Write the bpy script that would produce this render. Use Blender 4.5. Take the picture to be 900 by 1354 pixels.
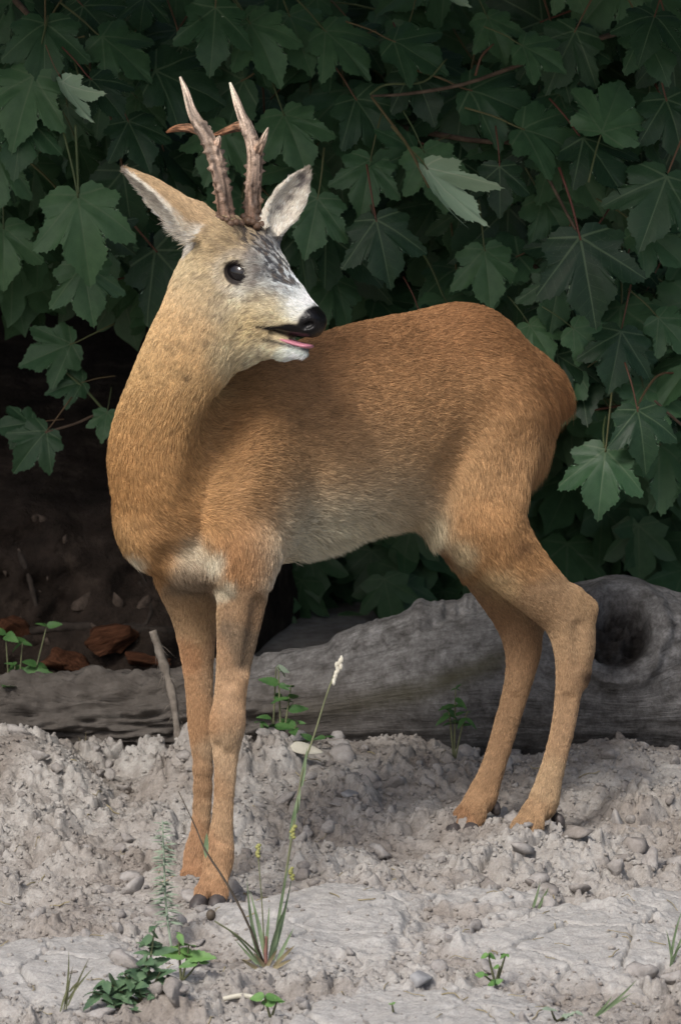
import bpy, bmesh, math, random
import numpy as np
from mathutils import Vector, Matrix, Quaternion, noise as mnoise

# ------------------------------------------------------------------ camera, sky, sun, exposure
SC = bpy.context.scene
for o in list(bpy.data.objects):
    bpy.data.objects.remove(o)
PITCH = math.radians(10.0)
DIST = 7.0                                   # metres from the lens to the animal
CEN = np.array((0.0, 0.0, 0.453))            # the point the lens is aimed at
FWD = np.array((0.0, math.cos(PITCH), -math.sin(PITCH)))
UPV = np.array((0.0, math.sin(PITCH), math.cos(PITCH)))
RGT = np.array((1.0, 0.0, 0.0))
cam_data = bpy.data.cameras.new('camera')
cam = bpy.data.objects.new('camera', cam_data)
SC.collection.objects.link(cam)
cam.location = CEN - FWD * DIST
cam.rotation_euler = (math.pi / 2 - PITCH, 0, 0)
cam_data.sensor_fit = 'VERTICAL'
cam_data.sensor_height = 24.0
cam_data.lens = 24.0 * DIST / 1.354
cam_data.clip_start = 0.1
cam_data.clip_end = 400.0
cam_data.dof.use_dof = True
cam_data.dof.focus_distance = DIST - 0.12
cam_data.dof.aperture_fstop = 9.0
SC.camera = cam

SUN_EL, SUN_AZ = math.radians(48), math.radians(208)      # azimuth clockwise from +Y (away from the lens)
world = bpy.data.worlds.new('World')
SC.world = world
world.use_nodes = True
wn = world.node_tree.nodes
sky = wn.new('ShaderNodeTexSky')
sky.sky_type = 'NISHITA'
sky.sun_disc = False
sky.sun_elevation = SUN_EL
sky.sun_rotation = SUN_AZ
sky.air_density = 1.0
sky.dust_density = 4.0
sky.ozone_density = 1.0
wn['Background'].inputs['Strength'].default_value = 0.085
world.node_tree.links.new(sky.outputs[0], wn['Background'].inputs['Color'])
sun_data = bpy.data.lights.new('sun', 'SUN')
sun_data.energy = 1.5
sun_data.angle = math.radians(14)
sun_data.color = (1.0, 0.97, 0.93)
sun = bpy.data.objects.new('sun', sun_data)
SC.collection.objects.link(sun)
_sd = Vector((math.sin(SUN_AZ) * math.cos(SUN_EL), math.cos(SUN_AZ) * math.cos(SUN_EL), math.sin(SUN_EL)))
sun.rotation_euler = _sd.to_track_quat('Z', 'Y').to_euler()
sun.location = (-3, -4, 6)
SC.view_settings.view_transform = 'Standard'
SC.view_settings.look = 'None'
SC.view_settings.exposure = 0.78
SC.view_settings.gamma = 1.0
SC.view_settings.use_curve_mapping = False
SC.cycles.max_bounces = 6
SC.cycles.diffuse_bounces = 3
SC.cycles.transparent_max_bounces = 6
SC.cycles.use_denoising = True

# ------------------------------------------------------------------ helpers
COL = SC.collection
RNG = np.random.default_rng(11)
random.seed(5)


def V(px, py, d=0.0):
    """survey point: picture position and metres behind the aim plane -> lens-aligned rigid frame (right, away, up)"""
    s = (DIST + d) / DIST
    return np.array(((px - 450) / 1000 * s, d, (677 - py) / 1000 * s))


def v2w(p):
    p = np.asarray(p, float)
    return CEN + p[..., 0:1] * RGT + p[..., 1:2] * FWD + p[..., 2:3] * UPV


def W(px, py, d=0.0):
    return v2w(V(px, py, d))


def nz(v):
    v = np.asarray(v, float)
    return v / (np.linalg.norm(v, axis=-1, keepdims=True) + 1e-12)


def tag(o, label=None, cat=None, group=None, kind=None):
    if label: o['label'] = label
    if cat: o['category'] = cat
    if group: o['group'] = group
    if kind: o['kind'] = kind
    return o


def empty(name, loc=(0, 0, 0)):
    o = bpy.data.objects.new(name, None)
    o.empty_display_size = 0.05
    COL.objects.link(o)
    o.location = loc
    return o


def link(name, me, mat=None, parent=None):
    o = bpy.data.objects.new(name, me)
    COL.objects.link(o)
    if mat is not None and len(me.materials) == 0:
        me.materials.append(mat)
    if parent is not None:
        o.parent = parent
        o.matrix_parent_inverse = Matrix.Translation(-Vector(parent.location)) if parent.type == 'EMPTY' else Matrix.Identity(4)
    return o


def mesh_np(name, verts, faces, smooth=True):
    """verts (n,3), faces list/array of equal-size polygons"""
    me = bpy.data.meshes.new(name)
    verts = np.ascontiguousarray(verts, np.float32)
    faces = np.ascontiguousarray(faces, np.int32)
    k = faces.shape[1]
    me.vertices.add(len(verts))
    me.vertices.foreach_set('co', verts.ravel())
    me.loops.add(faces.size)
    me.loops.foreach_set('vertex_index', faces.ravel())
    me.polygons.add(len(faces))
    me.polygons.foreach_set('loop_start', np.arange(0, faces.size, k, dtype=np.int32))
    me.update(calc_edges=True)
    me.validate()
    if smooth:
        me.polygons.foreach_set('use_smooth', np.ones(len(me.polygons), bool))
    return me


def set_col(me, name, rgb):
    a = me.color_attributes.new(name, 'FLOAT_COLOR', 'POINT')
    c = np.ones((len(rgb), 4), np.float32)
    c[:, :3] = rgb
    a.data.foreach_set('color', c.ravel())


def hash3(ix, iy, iz, seed=0):
    h = (ix.astype(np.int64) * 374761393 + iy.astype(np.int64) * 668265263 + iz.astype(np.int64) * 2147483647 + seed * 1274126177) & 0xFFFFFFFF
    h = ((h ^ (h >> 13)) * 1274126177) & 0xFFFFFFFF
    h = h ^ (h >> 16)
    return (h & 0xFFFFFF) / float(0xFFFFFF)


def vnoise(p, scale=1.0, seed=0):
    """value noise 0..1 at points (n,3)"""
    q = np.asarray(p) * scale
    i = np.floor(q).astype(np.int64)
    f = q - i
    f = f * f * (3 - 2 * f)
    r = 0
    for dx in (0, 1):
        for dy in (0, 1):
            for dz in (0, 1):
                w = (f[..., 0] if dx else 1 - f[..., 0]) * (f[..., 1] if dy else 1 - f[..., 1]) * (f[..., 2] if dz else 1 - f[..., 2])
                r = r + w * hash3(i[..., 0] + dx, i[..., 1] + dy, i[..., 2] + dz, seed)
    return r


def fbm(p, scale, octv=4, seed=0, gain=0.5):
    a, t, n = 1.0, 0.0, 0.0
    for k in range(octv):
        t = t + a * (vnoise(p, scale * 2.03 ** k, seed + k) - 0.5)
        n += a
        a *= gain
    return t / n


def worley(p, scale, seed=0):
    """distance to nearest and second nearest cell point, and the cell's random number (2-D, n,2)"""
    q = np.asarray(p) * scale
    i = np.floor(q).astype(np.int64)
    f1 = np.full(q.shape[0], 9.0)
    f2 = np.full(q.shape[0], 9.0)
    idr = np.zeros(q.shape[0])
    z = np.zeros(q.shape[0], np.int64)
    for dx in (-1, 0, 1):
        for dy in (-1, 0, 1):
            cx, cy = i[:, 0] + dx, i[:, 1] + dy
            ox, oy = hash3(cx, cy, z, seed), hash3(cx, cy, z, seed + 7)
            d = np.hypot(cx + ox - q[:, 0], cy + oy - q[:, 1])
            nearer = d < f1
            f2 = np.where(nearer, f1, np.minimum(f2, d))
            idr = np.where(nearer, hash3(cx, cy, z, seed + 13), idr)
            f1 = np.where(nearer, d, f1)
    return f1, f2, idr


def sstep(a, b, x):
    t = np.clip((x - a) / (b - a), 0, 1)
    return t * t * (3 - 2 * t)


def new_mat(name, rough=0.7, spec=0.3):
    m = bpy.data.materials.new(name)
    m.use_nodes = True
    nt = m.node_tree
    b = nt.nodes['Principled BSDF']
    b.inputs['Roughness'].default_value = rough
    b.inputs['Specular IOR Level'].default_value = spec
    return m, nt, b


def N(nt, typ, **kw):
    n = nt.nodes.new(typ)
    for k, v in kw.items():
        if k in n.inputs.keys():
            n.inputs[k].default_value = v
        else:
            setattr(n, k, v)
    return n


def ramp(nt, stops, fac):
    r = nt.nodes.new('ShaderNodeValToRGB')
    e = r.color_ramp.elements
    while len(e) < len(stops):
        e.new(0.5)
    for el, (p, c) in zip(e, stops):
        el.position = p
        el.color = (*c, 1)
    nt.links.new(fac, r.inputs[0])
    return r.outputs[0]


def mixc(nt, a, b, fac, mode='MIX'):
    m = nt.nodes.new('ShaderNodeMix')
    m.data_type = 'RGBA'
    m.blend_type = mode
    for sock, v in ((m.inputs[0], fac), (m.inputs[6], a), (m.inputs[7], b)):
        if isinstance(v, (int, float)):
            sock.default_value = v
        elif isinstance(v, tuple):
            sock.default_value = (*v, 1)
        else:
            nt.links.new(v, sock)
    return m.outputs[2]


def math_n(nt, op, a, b=None, clamp=False):
    m = nt.nodes.new('ShaderNodeMath')
    m.operation = op
    m.use_clamp = clamp
    for s, v in zip(m.inputs, (a, b)):
        if v is None: continue
        if isinstance(v, (int, float)):
            s.default_value = v
        else:
            nt.links.new(v, s)
    return m.outputs[0]


def add_bump(nt, bsdf, height, strength=0.5, dist=0.002):
    b = nt.nodes.new('ShaderNodeBump')
    b.inputs['Strength'].default_value = strength
    b.inputs['Distance'].default_value = dist
    nt.links.new(height, b.inputs['Height'])
    nt.links.new(b.outputs[0], bsdf.inputs['Normal'])
    return b


def tex_noise(nt, vec, scale, detail=4, rough=0.55):
    n = nt.nodes.new('ShaderNodeTexNoise')
    n.inputs['Scale'].default_value = scale
    n.inputs['Detail'].default_value = detail
    n.inputs['Roughness'].default_value = rough
    nt.links.new(vec, n.inputs['Vector'])
    return n.outputs[0]


def tube(pts, rad, sides=8, caps=True, squash=None):
    """tapered tube along points -> verts, quads (numpy); degenerate quads close the ends"""
    pts = np.asarray(pts, float)
    rad = np.asarray(rad, float) * np.ones(len(pts))
    t = nz(np.gradient(pts, axis=0))
    ref = np.array((0.31, 0.2, 0.93)) if abs(t[0] @ np.array((0.31, 0.2, 0.93))) < 0.9 else np.array((1.0, 0, 0))
    vs = []
    nrm = nz(np.cross(t[0], ref))
    for i in range(len(pts)):
        nrm = nz(nrm - t[i] * (nrm @ t[i]))
        bn = np.cross(t[i], nrm)
        a = np.arange(sides) / sides * 2 * math.pi
        vs.append(pts[i] + rad[i] * (np.cos(a)[:, None] * nrm + np.sin(a)[:, None] * bn))
    vs = np.concatenate(vs + [pts[:1], pts[-1:]])
    q = []
    n = len(pts)
    for i in range(n - 1):
        for k in range(sides):
            k2 = (k + 1) % sides
            q.append((i * sides + k, i * sides + k2, (i + 1) * sides + k2, (i + 1) * sides + k))
    tri = []
    if caps:
        c0, c1 = n * sides, n * sides + 1
        for k in range(sides):
            k2 = (k + 1) % sides
            tri.append((c0, k2, k))
            tri.append((c1, (n - 1) * sides + k, (n - 1) * sides + k2))
    return vs, q, tri


class MB:
    """collects polygons of one mesh"""
    def __init__(self):
        self.v, self.f, self.n = [], [], 0

    def add(self, vs, *facelists):
        vs = np.asarray(vs, float)
        for fl in facelists:
            for f in fl:
                self.f.append(tuple(int(i) + self.n for i in f))
        self.v.append(vs)
        self.n += len(vs)
        return self

    def tube(self, pts, rad, sides=8):
        return self.add(*tube(pts, rad, sides))

    def mesh(self, name, mat=None, smooth=True):
        me = bpy.data.meshes.new(name)
        me.from_pydata(np.concatenate(self.v).tolist(), [], self.f)
        me.update()
        if smooth:
            me.polygons.foreach_set('use_smooth', np.ones(len(me.polygons), bool))
        if mat: me.materials.append(mat)
        return me

    def build(self, name, mat, parent=None, smooth=True):
        return link(name, self.mesh(name, mat, smooth), None, parent)


def spline(pts, n):
    """Catmull-Rom through points (k,m) -> n samples"""
    p = np.asarray(pts, float)
    p = np.vstack([2 * p[0] - p[1], p, 2 * p[-1] - p[-2]])
    k = len(p) - 3
    out = []
    for t in np.linspace(0, k - 1e-6, n):
        i = int(t)
        u = t - i
        a, b, c, d = p[i:i + 4]
        out.append(0.5 * (2 * b + (c - a) * u + (2 * a - 5 * b + 4 * c - d) * u * u + (3 * b - a - 3 * c + d) * u ** 3))
    return np.array(out)
# ------------------------------------------------------------------ the roe deer: one continuous skin from a distance field
YAW = math.radians(40)
HB = np.array((-math.cos(YAW), -math.sin(YAW), 0.0))      # heading of the trunk (lens frame)
LB = np.array((math.sin(YAW), -math.cos(YAW), 0.0))       # its left side


def mid(px, py):
    """a point on the trunk's middle plane"""
    d = math.tan(YAW) * (px - 450) / 1000
    return V(px, py, d)


# head frame
HA, HBETA = math.radians(29), math.radians(22)
HF = np.array((math.cos(HBETA) * math.cos(HA), -math.cos(HBETA) * math.sin(HA), -math.sin(HBETA)))
HU = np.array((math.sin(HBETA) * math.cos(HA), -math.sin(HBETA) * math.sin(HA), math.cos(HBETA)))
HL = np.array((-math.sin(HA), -math.cos(HA), 0.0))        # towards the lens: the animal's right
HO = V(336, 365, -0.26)


def hm(px, py, l=0.0):
    """a point of the head's middle plane seen at (px, py), then l metres to the animal's right"""
    s = (DIST - 0.26) / DIST
    dx, dz = (px - 336) / 1000 * s, (365 - py) / 1000 * s
    A = np.array(((HF[0], HU[0]), (HF[2], HU[2])))
    f, u = np.linalg.solve(A, (dx, dz))
    return HO + f * HF + u * HU + l * HL


def hs(px, py, l):
    """as hm, but (px, py) is where the shifted point itself is seen"""
    return hm(px - 1000 * l * HL[0], py, l)


VOX = 0.0022
LO = np.array((-0.345, -0.45, -0.57))
HI = np.array((0.385, 0.40, 0.49))
DIM = np.ceil((HI - LO) / VOX).astype(int)
FIELD = np.full(DIM, 0.2, np.float32)


def _grid(lo, hi):
    a = np.maximum(np.floor((lo - LO) / VOX).astype(int), 0)
    b = np.minimum(np.ceil((hi - LO) / VOX).astype(int) + 1, DIM)
    if np.any(b <= a):
        return None
    g = [(LO[k] + VOX * np.arange(a[k], b[k])).astype(np.float32) for k in range(3)]
    X, Y, Z = np.meshgrid(*g, indexing='ij', sparse=True)
    return (slice(a[0], b[0]), slice(a[1], b[1]), slice(a[2], b[2])), X, Y, Z


def _merge(sl, d, k, op):
    A = FIELD[sl]
    if op == 'sub':
        h = np.maximum(k - np.abs(-d - A), 0) / k
        FIELD[sl] = np.maximum(A, -d) + h * h * k * 0.25
    else:
        h = np.maximum(k - np.abs(d - A), 0) / k
        FIELD[sl] = np.minimum(A, d) - h * h * k * 0.25


def cone(a, b, ra, rb, k=0.02, op='add', pad=None):
    a, b = np.asarray(a, np.float32), np.asarray(b, np.float32)
    m = max(ra, rb) + k + 0.012
    g = _grid(np.minimum(a, b) - m, np.maximum(a, b) + m)
    if g is None: return
    sl, X, Y, Z = g
    ab = b - a
    L2 = float(ab @ ab) + 1e-9
    t = np.clip(((X - a[0]) * ab[0] + (Y - a[1]) * ab[1] + (Z - a[2]) * ab[2]) / L2, 0, 1)
    d = np.sqrt((X - a[0] - t * ab[0]) ** 2 + (Y - a[1] - t * ab[1]) ** 2 + (Z - a[2] - t * ab[2]) ** 2) - (ra + (rb - ra) * t)
    _merge(sl, d, k, op)


def chain(pts, k=0.02, op='add', n=None):
    """pts: list of (point, radius); smooth tapered limb"""
    P = np.array([np.append(p, r) for p, r in pts])
    if n: P = spline(P, n)
    for i in range(len(P) - 1):
        cone(P[i, :3], P[i + 1, :3], P[i, 3], P[i + 1, 3], k if i == 0 else min(k, 0.012), op)
    return P


def ell(c, axes, rad, k=0.02, op='add'):
    """ellipsoid: axes 3 unit vectors (rows), rad 3 radii"""
    c, ax, rad = np.asarray(c, np.float32), np.asarray(axes, np.float32), np.asarray(rad, np.float32)
    ext = np.sqrt(((ax * rad[:, None]) ** 2).sum(0)) + k + 0.012
    g = _grid(c - ext, c + ext)
    if g is None: return
    sl, X, Y, Z = g
    k0 = 0
    k1 = 0
    for i in range(3):
        q = ((X - c[0]) * ax[i, 0] + (Y - c[1]) * ax[i, 1] + (Z - c[2]) * ax[i, 2]) / rad[i]
        k0 = k0 + q * q
        k1 = k1 + (q / rad[i]) ** 2
    k0 = np.sqrt(k0)
    d = k0 * (k0 - 1) / (np.sqrt(k1) + 1e-6)
    _merge(sl, d, k, op)


def frame(z, x=(0, 0, 1)):
    z = nz(z)
    x = nz(np.asarray(x, float) - z * np.dot(x, z))
    return np.array((x, np.cross(z, x), z))


UPZ = np.array((0.0, 0.0, 1.0))
AX_BODY = np.array((HB, LB, UPZ))
AX_HEAD = np.array((HF, HL, HU))
FLOWS = []         # (a, b, radius, direction) lanes the coat follows


def lane(a, b, r, rev=False, drop=0.0):
    d = nz(np.asarray(b) - np.asarray(a)) * (-1 if rev else 1)
    FLOWS.append((np.asarray(a, float), np.asarray(b, float), r, nz(d + np.array((0, 0, -drop)))))


# --- trunk: stations along the middle plane (px of the middle plane, top py, bottom py, half width)
ST = np.array([
    (190, 590, 740, 0.030), (208, 540, 760, 0.056), (240, 510, 768, 0.070), (285, 487, 764, 0.080),
    (335, 468, 755, 0.090), (385, 449, 743, 0.100), (440, 430, 726, 0.105), (490, 418, 706, 0.102),
    (540, 408, 691, 0.094), (585, 404, 668, 0.088), (620, 409, 650, 0.086), (650, 420, 635, 0.080),
    (680, 438, 615, 0.068), (706, 458, 590, 0.050), (724, 488, 565, 0.026)], float)
g = _grid(LO, HI)
sl, X, Y, Z = g
S = ((X * HB[0] + Y * HB[1])).astype(np.float32)          # coordinate along heading
T = ((X * LB[0] + Y * LB[1])).astype(np.float32)
stp = np.array([mid(p, 600) for p in ST[:, 0]])
ss = stp @ HB
scl = (DIST + stp[:, 1]) / DIST
top, bot = (677 - ST[:, 1]) / 1000 * scl, (677 - ST[:, 2]) / 1000 * scl
order = np.argsort(ss)
fine = np.linspace(ss.min(), ss.max(), 200)
sm = np.array([ss[order], top[order], bot[order], ST[order, 3]])
sp = spline(sm.T, 400)
ft, fb, fw = [np.interp(S, sp[:, 0], sp[:, j]).astype(np.float32) for j in (1, 2, 3)]
cz, hz, hw = (ft + fb) / 2, (ft - fb) / 2, fw
zn = np.clip((Z - cz) / hz, -1, 1)
hw2 = hw * (1 - 0.14 * zn - 0.10 * zn * zn)               # egg section, fuller below
rr = np.sqrt(((Z - cz) / hz) ** 2 + (T / hw2) ** 2)
d = (rr - 1) * np.minimum(hz, hw2) * 0.95
over = np.maximum(np.maximum(S - ss.max(), ss.min() - S), 0)
d = np.where(over > 0, np.sqrt(np.maximum(d, 0) ** 2 + over ** 2), d).astype(np.float32)
FIELD[sl] = np.minimum(FIELD[sl], d)
del d, rr, zn, hw2, cz, hz, hw, ft, fb, fw, over
for i in range(1, len(ST) - 1):
    a, b = mid(ST[i, 0], (ST[i, 1] + ST[i, 2]) / 2), mid(ST[i + 1, 0], (ST[i + 1, 1] + ST[i + 1, 2]) / 2)
    lane(a, b, (ST[i, 2] - ST[i, 1]) / 2200, drop=0.25 if ST[i, 0] < 560 else 0.45)

# --- chest and neck
ell(V(214, 646, -0.190), AX_BODY, (0.062, 0.068, 0.096), 0.03)
NECK = [(V(238, 690, -0.190), 0.060), (V(212, 625, -0.222), 0.065), (V(210, 570, -0.242), 0.0575),
        (V(230, 512, -0.255), 0.0560), (V(255, 460, -0.257), 0.0585), (V(277, 408, -0.254), 0.0550), (V(293, 360, -0.252), 0.0470)]
NP = chain(NECK, 0.018, n=14)
for i in range(len(NP) - 1):
    lane(NP[i, :3], NP[i + 1, :3], NP[i, 3], rev=True)
chain([(V(330, 505, -0.060), 0.045), (V(285, 530, -0.120), 0.052), (V(250, 555, -0.185), 0.050)], 0.025)   # neck to withers
ell(V(200, 696, -0.212), AX_BODY, (0.040, 0.044, 0.042), 0.03)                                              # brisket

# --- shoulders and forelegs  (near = its left)
def leg(pts, k, n, kk=None, drop=0):
    P = chain(pts, k, n=n)
    for i in range(len(P) - 1):
        lane(P[i, :3], P[i + 1, :3], P[i, 3])
    return P

SHO = [(V(350, 520, -0.125), 0.040), (V(325, 600, -0.172), 0.052), (V(296, 670, -0.212), 0.046), (V(316, 735, -0.220), 0.040)]
chain(SHO, 0.06)
ell(V(340, 680, -0.182), AX_BODY, (0.048, 0.034, 0.072), 0.06)                                              # triceps
FLN = leg([(V(318, 735, -0.222), 0.038), (V(319, 790, -0.226), 0.0315), (V(313, 850, -0.228), 0.0245), (V(306, 905, -0.228), 0.0202),
           (V(301, 955, -0.230), 0.0202), (V(299, 985, -0.231), 0.0167), (V(297, 1040, -0.232), 0.0129), (V(293, 1095, -0.232), 0.0133),
           (V(290, 1130, -0.232), 0.0165), (V(286, 1152, -0.236), 0.0155)], 0.035, 26)
ell(V(300, 955, -0.240), np.eye(3), (0.0205, 0.017, 0.026), 0.015)                                           # knee
for dx, dd in ((-13, -0.006), (9, -0.012)):                                                                  # two toes
    chain([(V(287 + dx * 0.4, 1150, -0.238), 0.0135), (V(282 + dx, 1178, -0.252 + dd), 0.0125), (V(279 + dx * 1.25, 1192, -0.262 + dd), 0.0115)], 0.006)
FLF = leg([(V(256, 745, -0.135), 0.040), (V(257, 800, -0.125), 0.030), (V(260, 850, -0.118), 0.0232), (V(263, 905, -0.112), 0.0179),
           (V(266, 955, -0.110), 0.0169), (V(268, 990, -0.108), 0.0139), (V(268, 1050, -0.106), 0.0121), (V(265, 1100, -0.104), 0.0123),
           (V(262, 1125, -0.104), 0.0151), (V(259, 1140, -0.108), 0.0145)], 0.035, 24)
for dx, dd in ((-9, -0.006), (8, -0.012)):
    chain([(V(259 + dx * 0.4, 1138, -0.108), 0.0125), (V(256 + dx, 1160, -0.118 + dd), 0.0120), (V(254 + dx * 1.2, 1178, -0.126 + dd), 0.0110)], 0.006)
cone(V(262, 700, -0.14), V(252, 765, -0.135), 0.050, 0.036, 0.04)                                            # far shoulder
# breast between the forelegs, and the fold in front of the near arm
ell(V(262, 752, -0.205), AX_BODY, (0.040, 0.042, 0.030), 0.02)
cone(V(222, 738, -0.252), V(268, 742, -0.258), 0.010, 0.010, 0.018, 'sub')
cone(V(246, 775, -0.248), V(284, 790, -0.246), 0.010, 0.010, 0.018, 'sub')

# --- hindquarters
ell(V(642, 525, 0.112), frame(HB * 0.35 + UPZ, HB), (0.080, 0.046, 0.118), 0.05)                             # near haunch
ell(V(612, 522, 0.200), frame(HB * 0.35 + UPZ, HB), (0.075, 0.045, 0.110), 0.05)                             # far haunch
HLN = leg([(V(656, 545, 0.100), 0.060), (V(636, 625, 0.082), 0.061), (V(640, 690, 0.082), 0.054), (V(676, 743, 0.098), 0.0425), (V(712, 780, 0.112), 0.0355),
           (V(746, 813, 0.126), 0.0310), (V(757, 845, 0.130), 0.0265), (V(757, 875, 0.130), 0.0225), (V(751, 915, 0.130), 0.0172), (V(744, 960, 0.129), 0.0159),
           (V(733, 1005, 0.128), 0.0152), (V(722, 1045, 0.127), 0.0172), (V(716, 1068, 0.125), 0.0192)], 0.045, 32)
cone(V(758, 795, 0.128), V(776, 803, 0.134), 0.022, 0.0150, 0.018)                                           # point of the hock
cone(V(772, 805, 0.133), V(766, 858, 0.133), 0.0145, 0.0150, 0.015)
ell(V(771, 890, 0.130), np.eye(3), (0.010, 0.012, 0.020), 0.012)
cone(V(590, 640, 0.070), V(600, 690, 0.078), 0.036, 0.036, 0.05)                                             # stifle
for dx, dd in ((-11, -0.004), (9, -0.014)):
    chain([(V(708 + dx * 0.5, 1068, 0.120), 0.0140), (V(698 + dx, 1092, 0.108 + dd), 0.0130), (V(690 + dx * 1.1, 1112, 0.098 + dd), 0.0115)], 0.007)
HLF = leg([(V(605, 560, 0.210), 0.062), (V(592, 635, 0.212), 0.050), (V(600, 685, 0.205), 0.040), (V(628, 735, 0.205), 0.034), (V(661, 784, 0.206), 0.0300),
           (V(684, 820, 0.208), 0.0285), (V(691, 850, 0.210), 0.0245), (V(689, 880, 0.210), 0.0197), (V(680, 920, 0.209), 0.0172), (V(667, 965, 0.208), 0.0162),
           (V(653, 1010, 0.207), 0.0159), (V(640, 1045, 0.206), 0.0179), (V(635, 1060, 0.205), 0.0192)], 0.04, 30)
cone(V(700, 805, 0.208), V(712, 818, 0.212), 0.018, 0.0150, 0.018)
for dx, dd in ((-10, -0.004), (9, -0.012)):
    chain([(V(630 + dx * 0.5, 1058, 0.200), 0.0150), (V(621 + dx, 1078, 0.190 + dd), 0.0140), (V(614 + dx * 1.1, 1096, 0.182 + dd), 0.0120)], 0.007)
# rump, tail tuft and the thigh's rear edge
ell(V(712, 515, 0.222), AX_BODY, (0.036, 0.040, 0.040), 0.03)
ell(V(728, 520, 0.235), AX_BODY, (0.016, 0.020, 0.018), 0.025)
ell(V(690, 560, 0.150), AX_BODY, (0.030, 0.038, 0.062), 0.035)
# hollows: flank, thigh grooves, behind the shoulder
def dent(p, q, r_, deep, k=0.03):
    """a shallow trough between two places on the near side"""
    ends = []
    for px, py in (p, q):
        for d_ in np.arange(-0.40, 0.3, 0.004):
            i_ = np.round((V(px, py, d_) - LO) / VOX).astype(int)
            if FIELD[tuple(i_)] < 0: break
        ends.append(V(px, py, d_ - r_ + deep))
    cone(ends[0], ends[1], r_, r_, k, 'sub')


dent((668, 545), (612, 650), 0.034, 0.0045)
dent((700, 590), (660, 660), 0.030, 0.004)
dent((300, 560), (285, 640), 0.030, 0.004)

FIELD += 0.003
dent((304, 1000), (301, 1112), 0.009, 0.0012, 0.008)
dent((284, 990), (284, 1110), 0.008, 0.0010, 0.008)
dent((752, 925), (728, 1050), 0.009, 0.0014, 0.008)
dent((680, 925), (648, 1045), 0.009, 0.0013, 0.008)
dent((768, 830), (764, 880), 0.010, 0.0014, 0.010)
dent((345, 800), (330, 880), 0.012, 0.003, 0.012)
dent((300, 800), (305, 900), 0.012, 0.002, 0.012)
# --- head
ell(hm(308, 353), AX_HEAD, (0.058, 0.043, 0.050), 0.02)                  # brain case
ell(hm(298, 402), AX_HEAD, (0.062, 0.038, 0.052), 0.025)                 # cheeks
cone(hm(280, 382), hm(302, 372), 0.044, 0.043, 0.03)
chain([(hm(330, 362), 0.0400), (hm(348, 377), 0.0370), (hm(374, 400), 0.0290), (hm(398, 420), 0.0215), (hm(408, 430), 0.0180)], 0.02)
for s in (1, -1):
    ell(hm(337, 351, 0.034 * s), AX_HEAD, (0.028, 0.016, 0.021), 0.014)     # brow
    ell(hm(372, 420, 0.013 * s), AX_HEAD, (0.040, 0.014, 0.020), 0.012)     # upper lip
    ell(hm(413, 428, 0.009 * s), AX_HEAD, (0.014, 0.012, 0.016), 0.010)     # nose pad
    cone(hm(322, 408, 0.026 * s), hm(352, 420, 0.020 * s), 0.020, 0.016, 0.02)
cone(hm(286, 425), hm(330, 440), 0.042, 0.034, 0.03)                        # lower jaw root
chain([(hm(325, 440), 0.030), (hm(352, 450), 0.0200), (hm(376, 462), 0.0125), (hm(398, 464), 0.0110)], 0.016)
cone(hm(300, 446), hm(318, 460), 0.026, 0.015, 0.025)                        # throat
# mouth slit
for l in (-0.020, 0.0, 0.020):
    cone(hm(360, 436, l), hm(392, 449, l * 0.8), 0.0030, 0.0058, 0.004, 'sub')
    cone(hm(392, 449, l * 0.8), hm(430, 458, l * 0.7), 0.0058, 0.0070, 0.004, 'sub')
for s in (1, -1):
    cone(hm(419, 431, 0.016 * s), hm(413, 434, 0.020 * s), 0.0040, 0.0030, 0.004, 'sub')     # nostrils
    ell(hm(337, 362, 0.052 * s), AX_HEAD, (0.0158, 0.0140, 0.0104), 0.004, 'sub')              # eye socket
# ears: pointed hollow scoops
def ear(base, tip, width, depth, opening, th=0.0032):
    ax = nz(tip - base)
    op_ = nz(opening - ax * (opening @ ax))
    sd = np.cross(ax, op_)
    L = np.linalg.norm(tip - base)
    A = np.array((ax, sd, op_))
    m = max(width, depth) + 0.03
    g = _grid(np.minimum(base, tip) - m, np.maximum(base, tip) + m)
    sl, X, Y, Z = g
    q = [(X - base[0]) * A[i, 0] + (Y - base[1]) * A[i, 1] + (Z - base[2]) * A[i, 2] for i in range(3)]
    a = q[0] / L
    ac = np.clip(a, 0, 1)
    w = width * np.interp(ac, (0, 0.12, 0.3, 0.5, 0.7, 0.85, 0.95, 1), (0.45, 0.72, 0.97, 1.0, 0.80, 0.50, 0.22, 0.04)).astype(np.float32)
    dp = depth * np.interp(ac, (0, 0.3, 0.7, 1), (1.0, 1.0, 0.6, 0.1)).astype(np.float32)
    surf = dp * ((q[1] / np.maximum(w, 0.004)) ** 2 - 1) + depth * 0.5
    slope = 2 * dp * np.abs(q[1]) / np.maximum(w, 0.004) ** 2
    d1 = np.abs(q[2] - surf) / np.sqrt(1 + slope ** 2) - th * (1.3 - 0.6 * ac)
    d2 = (np.abs(q[1]) - w) * 0.9
    d3 = np.maximum(-a, a - 1) * L
    _merge(sl, np.maximum(np.maximum(d1, d2), d3).astype(np.float32), 0.006, 'add')
    cone(base - ax * 0.02 - op_ * 0.004, base + ax * L * 0.18 - op_ * 0.010, 0.024, 0.013, 0.018)
    FLOWS.append((base, tip, width, ax))
    return A, base + ax * L * 0.5, L

EAR_N = ear(hs(275, 310, 0.040), hs(174, 212, 0.056), 0.0370, 0.030, np.array((-0.76, -0.17, -0.60)))
EAR_F = ear(hs(354, 302, -0.036), hs(405, 219, -0.056), 0.0215, 0.018, np.array((0.30, -0.95, -0.05)))
for s in (1, -1):                                                           # pedicles
    cone(hm(316, 318, 0.022 * s), hm(318, 300, 0.0225 * s), 0.018, 0.0135, 0.012)
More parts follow.
